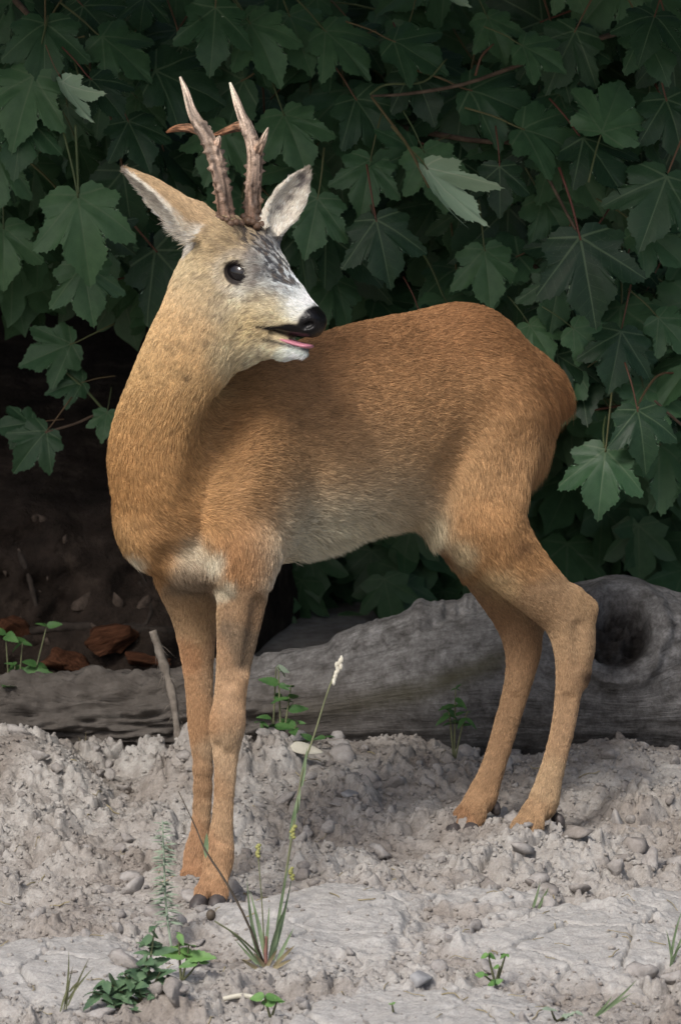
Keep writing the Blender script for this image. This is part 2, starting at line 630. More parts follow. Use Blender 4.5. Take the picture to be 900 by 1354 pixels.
# head lanes
for s in (1, -1):
    lane(hm(412, 425, 0.01 * s), hm(330, 350, 0.03 * s), 0.03, drop=0.25)
    lane(hm(335, 355, 0.03 * s), hm(262, 345, 0.03 * s), 0.05, drop=0.25)
    lane(hm(395, 455, 0.01 * s), hm(300, 440, 0.02 * s), 0.03, drop=0.3)


def surface_nets(Fd):
    s = Fd < 0
    nx, ny, nz_ = Fd.shape
    cs = np.zeros((nx - 1, ny - 1, nz_ - 1), np.uint8)
    for dx in (0, 1):
        for dy in (0, 1):
            for dz in (0, 1):
                cs += s[dx:nx - 1 + dx, dy:ny - 1 + dy, dz:nz_ - 1 + dz]
    act = np.argwhere((cs > 0) & (cs < 8))
    idx = np.full(cs.shape, -1, np.int32)
    idx[act[:, 0], act[:, 1], act[:, 2]] = np.arange(len(act))
    corner = np.array([(a, b, c) for a in (0, 1) for b in (0, 1) for c in (0, 1)])
    val = np.stack([Fd[act[:, 0] + c[0], act[:, 1] + c[1], act[:, 2] + c[2]] for c in corner], 1)
    acc = np.zeros((len(act), 3))
    cnt = np.zeros(len(act))
    for i in range(8):
        for j in range(i + 1, 8):
            if np.abs(corner[i] - corner[j]).sum() == 1:
                m = (val[:, i] < 0) != (val[:, j] < 0)
                t = val[:, i] / np.where(m, val[:, i] - val[:, j], 1)
                pt = corner[i] + t[:, None] * (corner[j] - corner[i])
                acc[m] += pt[m]
                cnt[m] += 1
    verts = act + acc / cnt[:, None]
    quads = []
    for ax in range(3):
        a = np.take(s, range(s.shape[ax] - 1), ax)
        b = np.take(s, range(1, s.shape[ax]), ax)
        e = np.argwhere(a != b)
        o1, o2 = [(1, 2), (2, 0), (0, 1)][ax]
        ok = (e[:, o1] > 0) & (e[:, o2] > 0) & (e[:, o1] < idx.shape[o1]) & (e[:, o2] < idx.shape[o2])
        e = e[ok]
        inside = s[e[:, 0], e[:, 1], e[:, 2]]
        def at(d1, d2):
            q = e.copy()
            q[:, o1] -= d1
            q[:, o2] -= d2
            return idx[q[:, 0], q[:, 1], q[:, 2]]
        q = np.stack([at(1, 1), at(0, 1), at(0, 0), at(1, 0)], 1)
        q[~inside] = q[~inside][:, ::-1]
        quads.append(q)
    return verts, np.concatenate(quads)


bv, bq = surface_nets(FIELD)
bv = LO + bv * VOX
del FIELD
# keep the largest connected piece
par = np.arange(len(bv))
for _ in range(400):
    m = par[bq].min(1)
    new = par.copy()
    for c in range(4):
        np.minimum.at(new, bq[:, c], m)
    new = new[new]
    new = new[new]
    if (new == par).all(): break
    par = new
roots, cnts = np.unique(par, return_counts=True)
keep = par == roots[cnts.argmax()]
remap = np.cumsum(keep) - 1
bq = remap[bq[keep[bq].all(1)]]
bv = bv[keep]
# relax
for _ in range(5):
    acc = np.zeros_like(bv)
    cnt = np.zeros(len(bv))
    for a, b in ((0, 1), (1, 2), (2, 3), (3, 0)):
        for p, q in ((a, b), (b, a)):
            for k in range(3):
                acc[:, k] += np.bincount(bq[:, p], bv[bq[:, q], k], len(bv))
            cnt += np.bincount(bq[:, p], minlength=len(bv))
    bv = bv * 0.5 + 0.5 * acc / cnt[:, None]
# pigment of the coat, as anchors in the animal's lens-frame outline: (px, py, reach, colour)
def lin(r, g_, b):
    c = np.array((r, g_, b), float) / 255
    return np.where(c <= 0.04045, c / 12.92, ((c + 0.055) / 1.055) ** 2.4)


SKIN = [
    # trunk
    (430, 450, 60, lin(166, 114, 72)), (520, 425, 60, lin(172, 118, 74)), (600, 420, 60, lin(172, 116, 72)), (690, 460, 50, lin(164, 110, 66)),
    (440, 530, 60, lin(180, 128, 84)), (540, 520, 60, lin(192, 138, 90)), (640, 520, 60, lin(184, 132, 86)), (735, 520, 35, lin(158, 104, 60)),
    (420, 620, 60, lin(188, 142, 98)), (500, 610, 60, lin(192, 148, 106)), (600, 600, 60, lin(202, 152, 104)), (690, 600, 45, lin(186, 136, 90)),
    (400, 700, 45, lin(220, 200, 174)), (470, 690, 45, lin(222, 204, 178)), (530, 660, 40, lin(210, 180, 148)), (400, 745, 30, lin(230, 216, 198)),
    (330, 560, 50, lin(166, 116, 70)), (300, 640, 45, lin(188, 136, 84)), (345, 660, 35, lin(176, 126, 80)), (340, 720, 35, lin(180, 124, 76)),
    # chest and neck
    (160, 640, 50, lin(190, 134, 76)), (220, 640, 50, lin(194, 138, 82)), (210, 560, 50, lin(202, 148, 90)), (220, 490, 50, lin(212, 164, 108)),
    (160, 700, 25, lin(186, 138, 86)), (172, 740, 9, lin(212, 190, 164)), (215, 700, 30, lin(180, 128, 78)), (240, 440, 45, lin(214, 172, 120)),
    (250, 728, 16, lin(208, 182, 152)), (285, 742, 10, lin(216, 194, 166)), (300, 778, 9, lin(206, 180, 150)), (250, 765, 16, lin(146, 116, 90)),  # last anchor: armpit shade put into the coat colour
    # head
    (262, 350, 28, lin(214, 184, 134)), (285, 330, 20, lin(204, 168, 116)), (300, 320, 16, lin(196, 162, 112)), (330, 320, 12, lin(172, 148, 118)),
    (352, 330, 11, lin(140, 138, 140)), (345, 345, 12, lin(176, 170, 162)), (300, 345, 14, lin(206, 186, 150)), (318, 380, 14, lin(216, 206, 190)), (300, 400, 22, lin(214, 190, 148)),
    (362, 350, 10, lin(170, 170, 174)), (378, 345, 8, lin(214, 210, 204)), (355, 375, 13, lin(184, 182, 180)), (372, 375, 10, lin(196, 198, 202)), (350, 400, 16, lin(198, 180, 148)),
    (385, 385, 9, lin(206, 208, 212)), (398, 398, 10, lin(234, 234, 234)), (385, 405, 12, lin(218, 214, 206)), (365, 420, 14, lin(212, 192, 154)), (330, 430, 20, lin(212, 184, 136)),
    (300, 460, 22, lin(216, 192, 150)), (340, 465, 14, lin(220, 202, 170)), (388, 472, 8, lin(240, 240, 238)), (372, 470, 6, lin(225, 218, 205)), (262, 400, 28, lin(206, 172, 122)),
    # ears
    (205, 250, 26, lin(186, 146, 96)), (250, 290, 20, lin(196, 156, 106)), (385, 255, 26, lin(206, 196, 178)), (365, 290, 12, lin(226, 214, 196)), (230, 305, 10, lin(220, 200, 170)), (404, 225, 10, lin(160, 134, 100)),
    # forelegs
    (330, 800, 18, lin(164, 120, 80)), (318, 850, 16, lin(140, 108, 80)), (290, 860, 12, lin(192, 140, 94)), (250, 820, 20, lin(188, 140, 92)), (235, 860, 14, lin(196, 132, 78)), (300, 920, 20, lin(202, 150, 104)),
    (260, 940, 20, lin(192, 134, 82)), (300, 1000, 20, lin(208, 162, 120)), (265, 1030, 20, lin(184, 132, 86)), (296, 1080, 20, lin(204, 154, 108)), (262, 1110, 18, lin(190, 132, 84)), (290, 1140, 16, lin(202, 146, 96)), (282, 1180, 14, lin(200, 140, 90)), (255, 1150, 12, lin(186, 126, 78)),
    # hind legs
    (570, 700, 16, lin(224, 204, 174)), (610, 725, 14, lin(216, 188, 152)), (640, 690, 35, lin(190, 136, 86)), (690, 720, 30, lin(180, 128, 80)), (660, 770, 16, lin(204, 164, 120)),
    (720, 790, 22, lin(184, 136, 90)), (775, 800, 14, lin(186, 138, 90)), (750, 840, 18, lin(192, 144, 98)), (752, 900, 18, lin(190, 140, 94)), (740, 970, 20, lin(194, 144, 98)), (728, 1030, 18, lin(202, 156, 110)), (708, 1080, 18, lin(192, 142, 94)),
    (570, 740, 20, lin(138, 92, 56)), (640, 810, 20, lin(162, 112, 68)), (690, 850, 16, lin(170, 120, 76)), (678, 920, 16, lin(178, 128, 82)), (655, 1000, 18, lin(186, 134, 86)), (635, 1060, 18, lin(190, 136, 86)), (615, 1085, 12, lin(176, 118, 70)),
]


SKIN = [(x, y, r_, (lambda k, l_: (l_ + k * (c_ - l_)) * (0.92 if k in (0.74, 0.87) else 0.98 if k < 0.81 else 1.0))(0.86 if (x < 330 and 600 < y < 720) else 0.87 if (x < 330 and 430 < y < 601) else 0.72 if (x < 330 and y < 770) else 0.74 if y > 770 else 0.88, c_ @ np.array((0.3, 0.5, 0.2)))) for x, y, r_, c_ in SKIN]
SKIN = [(x, y, r_, c_ * (np.array((1.15, 1.11, 1.14)) if (y < 470 and x < 415) else 1.0)) for x, y, r_, c_ in SKIN]


def pix(p):
    s = (DIST + p[:, 1]) / DIST
    return np.stack([450 + 1000 * p[:, 0] / s, 677 - 1000 * p[:, 2] / s], 1)


def pigment(p, n=None, rnd=None):
    q = pix(p)
    j = np.stack([fbm(p, 28, 3, 3), fbm(p, 28, 3, 9)], 1) * 14
    q = q + j
    num = np.zeros((len(p), 3))
    den = np.full(len(p), 1e-9)
    hd = sstep(-0.182, -0.200, p[:, 1]) * sstep(0.13, 0.16, p[:, 2])
    for x, y, r, c in SKIN:
        hk = hd if (y < 485 and x < 415) else (1 - hd if x > 325 else 1.0)
        w = hk * (np.exp(-np.minimum(((q[:, 0] - x) ** 2 + (q[:, 1] - y) ** 2) / (r * r) * 0.9, 60)) + 1e-7 / (1e-3 + ((q[:, 0] - x) ** 2 + (q[:, 1] - y) ** 2) / 1e4))
        num += w[:, None] * c
        den += w
    c = num / den[:, None] * np.array((0.95, 1.04, 1.00))
    # grizzled dark streaks of the forehead and bridge of the nose (along the head's own axes)
    h = p - HO
    f, u, l = h @ HF, h @ HU, h @ HL
    onhead = np.exp(-((np.abs(f - 0.02) / 0.075) ** 4)) * (np.abs(l) < 0.07) * (p[:, 2] > 0.18) * (p[:, 1] < -0.12)
    topside = sstep(-0.004, 0.018, u + 0.20 * f)
    band = np.exp(-(((l - 0.004) / 0.035) ** 2)) * sstep(0.085, 0.055, f) * sstep(-0.075, -0.03, f)
    sp = sstep(0.44, 0.56, vnoise(np.stack([f * 0.5, u, l], 1), 170, 5) * 0.65 + 0.35 * vnoise(np.stack([f * 0.6, u, l], 1), 340, 8))
    k = np.clip(onhead * topside * band * (0.12 + 0.75 * sp), 0, 1)[:, None]
    if rnd is not None:
        k = sstep(0.12, 0.62, k + 0.25 * (rnd[:, None] - 0.5))
    c = c * (1 - 0.92 * k) + 0.92 * k * lin(48, 48, 54)
    sp2 = sstep(0.52, 0.70, vnoise(np.stack([f * 0.6, u, l], 1), 300, 15) * 0.6 + 0.4 * vnoise(p, 120, 18))
    k = np.clip(onhead * 0.5 * sp2 * sstep(0.09, 0.06, f), 0, 1)[:, None]
    c = c * (1 - k) + k * lin(120, 104, 88)
    # dark crown round the antler bases
    for s_ in (1, -1):
        dd = np.linalg.norm(p - hm(310, 304, 0.024 * s_), axis=1)
        k = (0.75 * np.exp(-(dd / 0.020) ** 2))[:, None]
        c = c * (1 - k) + k * lin(70, 52, 40)
    # eye surround: dark lid line, corner smudge
    for s_ in (1, -1):
        e = hm(337, 362, 0.045 * s_)
        dd = np.linalg.norm((p - e), axis=1)
        k = (0.35 * np.exp(-((dd - 0.0235) / 0.006) ** 2))[:, None]
        c = c * (1 - k) + k * lin(214, 206, 194)
        k = (0.97 * sstep(0.0185, 0.0160, dd))[:, None]
        c = c * (1 - k) + k * lin(34, 28, 28)
        for (a, b, r_) in ((358, 360, 0.008), (354, 374, 0.008), (318, 366, 0.009), (350, 344, 0.009)):
            dd = np.linalg.norm(p - hm(a, b, 0.038 * s_), axis=1)
            k = (0.6 * np.exp(-(dd / r_) ** 2))[:, None]
            c = c * (1 - k) + k * lin(116, 104, 104)
    # wet nose pad and dark lips
    k = NOSE(p)[:, None]
    c = c * (1 - k) + k * lin(20, 19, 21)
    # gland on the near hind cannon, small marks on the neck and thigh
    for (a, b, d_, r_, col, amt) in ((776, 893, 0.120, 0.011, (48, 34, 30), 0.9), (690, 722, 0.04, 0.014, (96, 68, 48), 0.6), (249, 496, -0.30, 0.005, (50, 36, 30), 0.75),
                                     (168, 506, -0.27, 0.004, (60, 44, 34), 0.6), (275, 452, -0.30, 0.005, (110, 84, 60), 0.45), (244, 420, -0.3, 0.005, (120, 92, 64), 0.4)):
        q0 = np.hypot(q[:, 0] - a, q[:, 1] - b) / 1000
        k = (amt * np.exp(-(q0 / r_) ** 2))[:, None] * (np.abs(p[:, 1:2] - d_) < 0.08)
        c = c * (1 - k) + k * lin(*col)
    # white inside the ears
    for A, cen, L in (EAR_N, EAR_F):
        r_ = p - cen
        inn = (np.abs(r_ @ A[0]) < L * 0.50) & (np.abs(r_ @ A[1]) < 0.04) & (np.abs(r_ @ A[2]) < 0.035)
        if n is not None:
            k = (inn * sstep(-0.1, 0.25, n @ A[2]))
            gk = (sstep(0.45, 0.7, vnoise(p, 60, 31) * 0.6 + 0.4 * vnoise(p, 150, 33)) * np.exp(-((r_ @ A[1]) / 0.014) ** 2))[:, None]
            cc = gk * lin(112, 106, 106) + (1 - gk) * lin(228, 220, 206)
            c = c * (1 - k[:, None]) + k[:, None] * cc
        rim = inn * np.exp(-((r_ @ A[0] - L * 0.5) / 0.012) ** 2) * 0.7
        c = c * (1 - rim[:, None]) + rim[:, None] * lin(92, 74, 56)
    return np.clip(c, 0.004, 0.9)


def NOSE(p):
    h = p - HO
    f, u, l = h @ HF, h @ HU, h @ HL
    q = pix(p + np.outer(-l, HL))             # where its middle-plane foot is seen
    x, y = q[:, 0], q[:, 1]
    onh = (p[:, 1] < -0.18) & (p[:, 1] > -0.40) & (np.abs(l) < 0.05)
    j = 5 * fbm(p, 90, 2, 4)
    # bare pad in front of a slanting line, and the lip edges
    pad = sstep(0, 5, (x - 404) * 0.86 + (y - 420) * 0.45 + j - 1) * (y < 458) * (x > 385)
    lipu = np.exp(-(np.maximum(np.abs((y - (434 + (x - 360) * 0.16)) + j * 0.5) - 10.5 * sstep(358, 406, x), 0) / 2.2) ** 2) * (x > 356) * (x < 440)
    lipl = np.exp(-((y - (449 + (x - 360) * 0.30)) / 3.0) ** 2) * (x > 360) * (x < 420)
    return np.clip(onh * np.maximum(pad, np.maximum(lipu, 0.9 * lipl)), 0, 1)


# skin mesh ---------------------------------------------------------------
def vnormals(v, q):
    n = np.zeros_like(v)
    fn = np.cross(v[q[:, 2]] - v[q[:, 0]], v[q[:, 3]] - v[q[:, 1]])
    for c_ in range(4):
        for k in range(3):
            n[:, k] += np.bincount(q[:, c_], fn[:, k], len(v))
    return nz(n)


bn = vnormals(bv, bq)
# nudge: muscle and sinew relief, fine folds
bv = bv + bn * (0.004 * fbm(bv, 14, 3, 2) * sstep(0.05, -0.1, -np.abs(bv[:, 2:3] - 0.0))[:, 0] * 0.6)[:, None]
bcol = pigment(bv, bn)
bnose = NOSE(bv)

fur_mat, nt, bs = new_mat('deer_coat', 0.62, 0.22)
att = N(nt, 'ShaderNodeAttribute', attribute_name='Pigment')
nt.links.new(att.outputs['Color'], bs.inputs['Base Color'])
skin_mat, nt, bs = new_mat('deer_skin', 0.7, 0.25)
att = N(nt, 'ShaderNodeAttribute', attribute_name='Pigment')
wet = N(nt, 'ShaderNodeAttribute', attribute_name='Wet')
tc = N(nt, 'ShaderNodeTexCoord')
nt.links.new(mixc(nt, att.outputs['Color'], (0.75, 0.72, 0.7), 1.0, 'MULTIPLY'), bs.inputs['Base Color'])
nt.links.new(math_n(nt, 'SUBTRACT', 0.72, math_n(nt, 'MULTIPLY', wet.outputs['Fac'], 0.40)), bs.inputs['Roughness'])
vor = N(nt, 'ShaderNodeTexVoronoi', Scale=420.0)
nt.links.new(tc.outputs['Object'], vor.inputs['Vector'])
add_bump(nt, bs, vor.outputs['Distance'], 0.35, 0.001)

DEER_BASE = W(470, 1130, -0.02)
deer = empty('roe_deer', DEER_BASE)
tag(deer, 'antlered roebuck with reddish brown coat looking back over its shoulder', 'deer')
body_me = mesh_np('body', v2w(bv), bq)
set_col(body_me, 'Pigment', bcol)
wa = body_me.attributes.new('Wet', 'FLOAT', 'POINT')
wa.data.foreach_set('value', bnose.astype(np.float32))
body = link('body', body_me, skin_mat, deer)

# coat: hair strands lying along the lanes -------------------------------
def coat(nh, seed):
    r = np.random.default_rng(seed)
    p4 = bv[bq]
    ar = 0.5 * np.linalg.norm(np.cross(p4[:, 2] - p4[:, 0], p4[:, 3] - p4[:, 1]), axis=1)
    cen = p4.mean(1)
    onhead = (cen[:, 2] > 0.16) & (cen[:, 0] < 0.02) & (cen[:, 1] < -0.12)
    legs = cen[:, 2] < -0.09
    dens = np.where(onhead, 2.6, np.where(legs, 2.0, 1.0)) * (1 - 0.98 * bnose[bq].max(1))
    facing = (bn[bq[:, 0]][:, 1] < 0.35)
    dens *= np.where(facing, 1.0, 0.35)
    # nothing inside the eye sockets
    for s_ in (1, -1):
        dens *= np.linalg.norm(cen - hm(337, 362, 0.046 * s_), axis=1) > 0.0168
    pr = ar * dens
    fi = r.choice(len(bq), nh, p=pr / pr.sum())
    a, b = r.random(nh), r.random(nh)
    w = np.stack([(1 - a) * (1 - b), a * (1 - b), a * b, (1 - a) * b], 1)
    P = (p4[fi] * w[:, :, None]).sum(1)
    Nn = nz((bn[bq[fi]] * w[:, :, None]).sum(1))
    fl = np.zeros((nh, 3))
    for A, B, R, D_ in FLOWS:
        ab = B - A
        t = np.clip(((P - A) @ ab) / (ab @ ab), 0, 1)
        dist = np.linalg.norm(P - A - t[:, None] * ab, axis=1)
        wgt = np.exp(-np.maximum(dist - R * 0.85, 0) / 0.012) + 1e-6
        fl += wgt[:, None] * D_
    jit = np.stack([fbm(P, 22, 2, 40 + k) for k in range(3)], 1) * 0.40 + np.stack([fbm(P, 130, 2, 60 + k) for k in range(3)], 1) * 0.45 + r.normal(0, 0.18, (nh, 3))
    fl = nz(fl) + jit
    tn = nz(fl - Nn * (fl * Nn).sum(1)[:, None])
    q = pix(P)
    h = onhead[fi]
    ln = np.full(nh, 0.0115)
    ln = np.where(legs[fi], 0.0052, ln)
    ln = np.where(h, 0.0080, ln)
    def bump_len(cur, x, y, rx, v):
        k = np.exp(-((q[:, 0] - x) ** 2 + (q[:, 1] - y) ** 2) / rx ** 2)
        return cur * (1 - k) + v * k
    for x, y, rx, v in ((430, 735, 50, 0.024), (510, 705, 40, 0.026), (395, 748, 26, 0.020), (745, 530, 35, 0.028), (712, 620, 40, 0.030), (290, 745, 30, 0.012), (250, 750, 40, 0.011), (345, 745, 30, 0.009), (175, 735, 25, 0.014),
                        (400, 430, 30, 0.006), (360, 380, 30, 0.005), (310, 475, 22, 0.017), (235, 312, 20, 0.016), (390, 425, 34, 0.0045), (290, 1170, 30, 0.007), (560, 690, 25, 0.022)):
        ln = bump_len(ln, x, y, rx, v)
    ln = ln * r.uniform(0.65, 1.2, nh)
    lift = r.uniform(0.12, 0.34, nh) + 0.6 * np.clip(fbm(P, 170, 2, 77), -0.1, 1)
    lift = np.where(h | legs[fi], lift * 0.8, lift)
    K = 5
    s_ = np.linspace(0, 1, K)
    pts = P[:, None, :] + ln[:, None, None] * (s_[None, :, None] * tn[:, None, :] + (lift[:, None] * (1.5 * s_ - 1.0 * s_ ** 2)[None, :])[:, :, None] * Nn[:, None, :])
    pts[:, :, 2] -= ln[:, None] * np.where(ln > 0.02, 0.45, 0.10)[:, None] * s_[None, :] ** 2
    pts[:, 0] -= Nn * 0.0008
    c = pigment(P, Nn, r.random(nh))
    c = c * r.uniform(0.66, 1.30, nh)[:, None] * (1 + np.where(legs[fi], 0.35, 0.55) * fbm(P, 230, 2, 91) + np.where(legs[fi], 0.1, 0.4) * fbm(P, 90, 2, 93))[:, None]
    dk = r.random(nh) < 0.05
    c[dk] *= 0.45
    rad0 = np.where(h | legs[fi], 0.00019, 0.00024)
    rad = rad0[:, None] * np.array((1.0, 1.0, 0.9, 0.6, 0.12))[None, :]
    return pts, rad, np.clip(c, 0.003, 0.85)


NHAIR = 400000
hp, hr, hc = coat(NHAIR, 3)
fur = bpy.data.hair_curves.new('fur')
fur.add_curves([hp.shape[1]] * len(hp))
fur.attributes['position'].data.foreach_set('vector', v2w(hp.reshape(-1, 3)).astype(np.float32).ravel())
ra = fur.attributes.get('radius') or fur.attributes.new('radius', 'FLOAT', 'POINT')
ra.data.foreach_set('value', hr.astype(np.float32).ravel())
ca = fur.attributes.new('Pigment', 'FLOAT_COLOR', 'CURVE')
c4 = np.ones((len(hc), 4), np.float32)
c4[:, :3] = hc
ca.data.foreach_set('color', c4.ravel())
fur_o = link('fur', fur, None, deer)
fur.materials.append(fur_mat)
fur_o['kind'] = 'stuff'

# eyes ---------------------------------------------------------------------
eye_mat, nt, bs = new_mat('deer_eye', 0.05, 0.5)
bs.inputs['Base Color'].default_value = (0.006, 0.005, 0.006, 1)


def blob(c, axes, rad, nu=24, nv=16):
    u = np.linspace(0, 2 * math.pi, nu, endpoint=False)
    vv = np.linspace(0, math.pi, nv)
    vs = np.array([(math.cos(t), math.sin(t) * math.cos(a), math.sin(t) * math.sin(a)) for t in vv for a in u])
    q = [(i * nu + k, (i + 1) * nu + k, (i + 1) * nu + (k + 1) % nu, i * nu + (k + 1) % nu) for i in range(nv - 1) for k in range(nu)]
    return np.asarray(c) + (vs * np.asarray(rad)) @ np.asarray(axes), q


for s_ in (1, -1):
    vs, q = blob(hm(336, 362, 0.0378 * s_), AX_HEAD, (0.0185, 0.0130, 0.0150))
    MB().add(v2w(vs), q).build('eye', eye_mat, deer)

# tongue --------------------------------------------------------------------
tong_mat, nt, bs = new_mat('deer_tongue', 0.35, 0.5)
bs.inputs['Base Color'].default_value = (*lin(184, 120, 134), 1)
bs.inputs['Subsurface Weight'].default_value = 0.15
bs.inputs['Subsurface Radius'].default_value = (0.01, 0.004, 0.004)
tp = spline([hm(352, 441), hm(374, 449), hm(394, 456), hm(406, 459), hm(413, 459)], 14)
tw = np.interp(np.linspace(0, 1, 14), (0, 0.3, 0.8, 0.95, 1), (0.010, 0.0140, 0.0125, 0.008, 0.002))
tv, tq, tt = tube(tp, 1.0, 14)
cenr = np.repeat(tp, 14, 0)
off = tv[:-2] - cenr
tv[:-2] = cenr + np.repeat(tw, 14)[:, None] * (np.outer(off @ HL, HL) + 0.26 * (off - np.outer(off @ HL, HL)))
MB().add(v2w(tv), tq, tt).build('tongue', tong_mat, deer)

# antlers -------------------------------------------------------------------
ant_mat, nt, bs = new_mat('antler_horn', 0.55, 0.35)
tc = N(nt, 'ShaderNodeTexCoord')
at_ = N(nt, 'ShaderNodeAttribute', attribute_name='Pigment')
n1 = tex_noise(nt, tc.outputs['Object'], 420, 3)
nt.links.new(mixc(nt, at_.outputs['Color'], ramp(nt, [(0.3, (0.6, 0.58, 0.55)), (0.7, (1.15, 1.12, 1.1))], n1), 1.0, 'MULTIPLY'), bs.inputs['Base Color'])
add_bump(nt, bs, n1, 0.6, 0.0015)


def horn_tube(pts, sides=28, n=80, pearl=0.0, seed=0):
    P = spline(np.array([np.append(p, r) for p, r in pts]), n)
    vs, q, t = tube(P[:, :3], P[:, 3], sides)
    k = len(P) * sides
    cenr = np.repeat(P[:, :3], sides, 0)
    nn = nz(vs[:k] - cenr)
    ang = np.tile(np.arange(sides), len(P))
    groove = 0.0011 * np.sin(ang * 2 * math.pi / sides * 7 + 3 * fbm(vs[:k], 40, 2, seed)) * np.repeat(np.clip(P[:, 3] / 0.01, 0, 1), sides)
    pe = pearl * sstep(0.62, 0.80, vnoise(vs[:k], 190, seed + 5)) * np.repeat(np.interp(np.linspace(0, 1, len(P)), (0, 0.1, 0.5, 0.75), (0.5, 1, 1, 0)), sides)
    vs[:k] += nn * (groove + pe)[:, None]
    tt_ = np.repeat(np.linspace(0, 1, len(P)), sides)
    return vs, q, t, tt_


def antler(specs, rosette, l, seed):
    mb = MB()
    cols = []
    for j, (pts, a, b, pr) in enumerate(specs):
        vs, q, t, tt_ = horn_tube([(hm(x - 1000 * ll * HL[0], y, ll), r) for x, y, ll, r in pts], pearl=pr, seed=seed + j)
        mb.add(v2w(vs), q, t)
        k = np.append(tt_, (0, 1))[:, None]
        ang_ = np.append(np.tile(np.arange(28), len(tt_) // 28), (0, 0)) / 28 * 2 * math.pi
        st = vnoise(np.stack([np.cos(ang_) * 3, np.sin(ang_) * 3, k[:, 0] * 5 + 10 * j], 1), 1.0, seed) * 0.6 + 0.4 * vnoise(np.stack([np.cos(ang_) * 6, np.sin(ang_) * 6, k[:, 0] * 12], 1), 1.0, seed + 3)
        cols.append((a * (1 - k) + b * k) * (0.35 + 1.3 * sstep(0.3, 0.7, st))[:, None])
    # burr of knobs round the base
    for i in range(16):
        an = i / 16 * 2 * math.pi
        c = rosette + 0.0160 * (math.cos(an) * HF + math.sin(an) * HL) + HU * 0.002 * math.sin(i * 2.3)
        vs, q = blob(c, AX_HEAD, np.array((0.0052, 0.0052, 0.0052)) * RNG.uniform(0.7, 1.25), 8, 6)
        mb.add(v2w(vs), q)
        cols.append(np.tile(lin(96, 76, 62), (len(vs), 1)))
    o = mb.build('antler', ant_mat, deer)
    set_col(o.data, 'Pigment', np.clip(np.concatenate(cols), 0.01, 0.8))
    return o


BR, MIDC, PALE = lin(96, 70, 54), lin(150, 118, 96), lin(206, 188, 172)
antler([([(304, 306, .024, .0108), (300, 282, .026, .0103), (296, 255, .029, .0096), (290, 225, .032, .0093), (283, 200, .034, .0096), (274, 180, .036, .0090), (263, 163, .037, .0076),
          (254, 145, .038, .0058), (247, 122, .039, .0043), (239, 101, .040, .0015)], BR, PALE, 0.0048),
        ([(270, 175, .036, .0069), (256, 169, .030, .0058), (240, 167, .022, .0048), (228, 168, .015, .0034), (219, 171, .010, .0013)], MIDC, lin(140, 96, 66), 0.0),
        ([(284, 200, .034, .0069), (288, 190, .036, .0052), (291, 183, .037, .0026), (292, 181, .037, .0009)], MIDC, PALE, 0.0)], hs(303, 291, 0.026), 0.024, 11)
antler([([(334, 306, -.022, .0108), (333, 280, -.024, .0103), (333, 250, -.027, .0099), (335, 222, -.030, .0096), (335, 200, -.032, .0096), (331, 182, -.034, .0086), (324, 163, -.035, .0077),
          (317, 147, -.036, .0058), (310, 127, -.037, .0045), (302, 104, -.038, .0015)], BR, PALE, 0.0048),
        ([(323, 163, -.035, .0071), (312, 163, -.042, .0060), (299, 166, -.052, .0045), (288, 169, -.060, .0034), (276, 171, -.066, .0013)], MIDC, lin(150, 106, 78), 0.0),
        ([(336, 203, -.032, .0073), (342, 192, -.028, .0058), (348, 181, -.024, .0041), (354, 168, -.020, .0012)], MIDC, PALE, 0.0)], hs(336, 292, -0.022), -0.022, 31)

# hooves and dew claws -------------------------------------------------------
hoof_mat, nt, bs = new_mat('hoof_horn', 0.5, 0.4)
tc = N(nt, 'ShaderNodeTexCoord')
nt.links.new(ramp(nt, [(0.3, (0.03, 0.026, 0.025)), (0.7, (0.09, 0.075, 0.07))], tex_noise(nt, tc.outputs['Object'], 120, 4)), bs.inputs['Base Color'])


def hoof(top_, toe, w):
    ax = nz(toe - top_)
    sd = nz(np.cross(ax, UPZ))
    rings = []
    for t, s1, s2 in ((0, 0.95, 1.0), (0.35, 1.05, 1.1), (0.75, 0.8, 0.85), (1.0, 0.3, 0.30)):
        c = top_ + (toe - top_) * t
        a = np.arange(10) / 10 * 2 * math.pi
        up_ = np.cross(sd, ax)
        rings.append(c + w * (np.cos(a)[:, None] * sd * s1 + np.sin(a)[:, None] * up_ * s2))
    vs = np.concatenate(rings)
    q = [(i * 10 + k, i * 10 + (k + 1) % 10, (i + 1) * 10 + (k + 1) % 10, (i + 1) * 10 + k) for i in range(3) for k in range(10)]
    MB().add(v2w(vs), q, [tuple(range(30, 40))]).build('hoof', hoof_mat, deer)


for (bx, by, bd, sx) in ((279, 1190, -0.262, 1), (254, 1176, -0.126, 1), (688, 1110, 0.098, 1), (614, 1094, 0.182, 1)):
    for dx, dd in ((-13, -0.006), (10, -0.012)):
        hoof(V(bx + dx, by, bd + dd), V(bx + dx * 1.2 - 8, by + 20, bd + dd - 0.018), 0.0112)
for (x, y, d_) in ((734, 1082, 0.140), (740, 1086, 0.128), (651, 1066, 0.218), (655, 1068, 0.206)):
    vs, q = blob(V(x, y, d_), frame(np.array((0.3, 0, -1)), RGT), (0.0065, 0.0065, 0.012), 10, 8)
    MB().add(v2w(vs), q).build('dew_claw', hoof_mat, deer)
# ------------------------------------------------------------------ ground
def on_plane(px, py, z=0.0):
    """picture position -> world point at height z"""
    o = CEN - FWD * DIST
    d = W(px, py, 0) - o
    t = (z - o[2]) / d[2]
    return o + d * t


def gauss(x, y, cx, cy, sx, sy=None):
    sy = sy or sx
    return np.exp(-((x - cx) / sx) ** 2 - ((y - cy) / sy) ** 2)


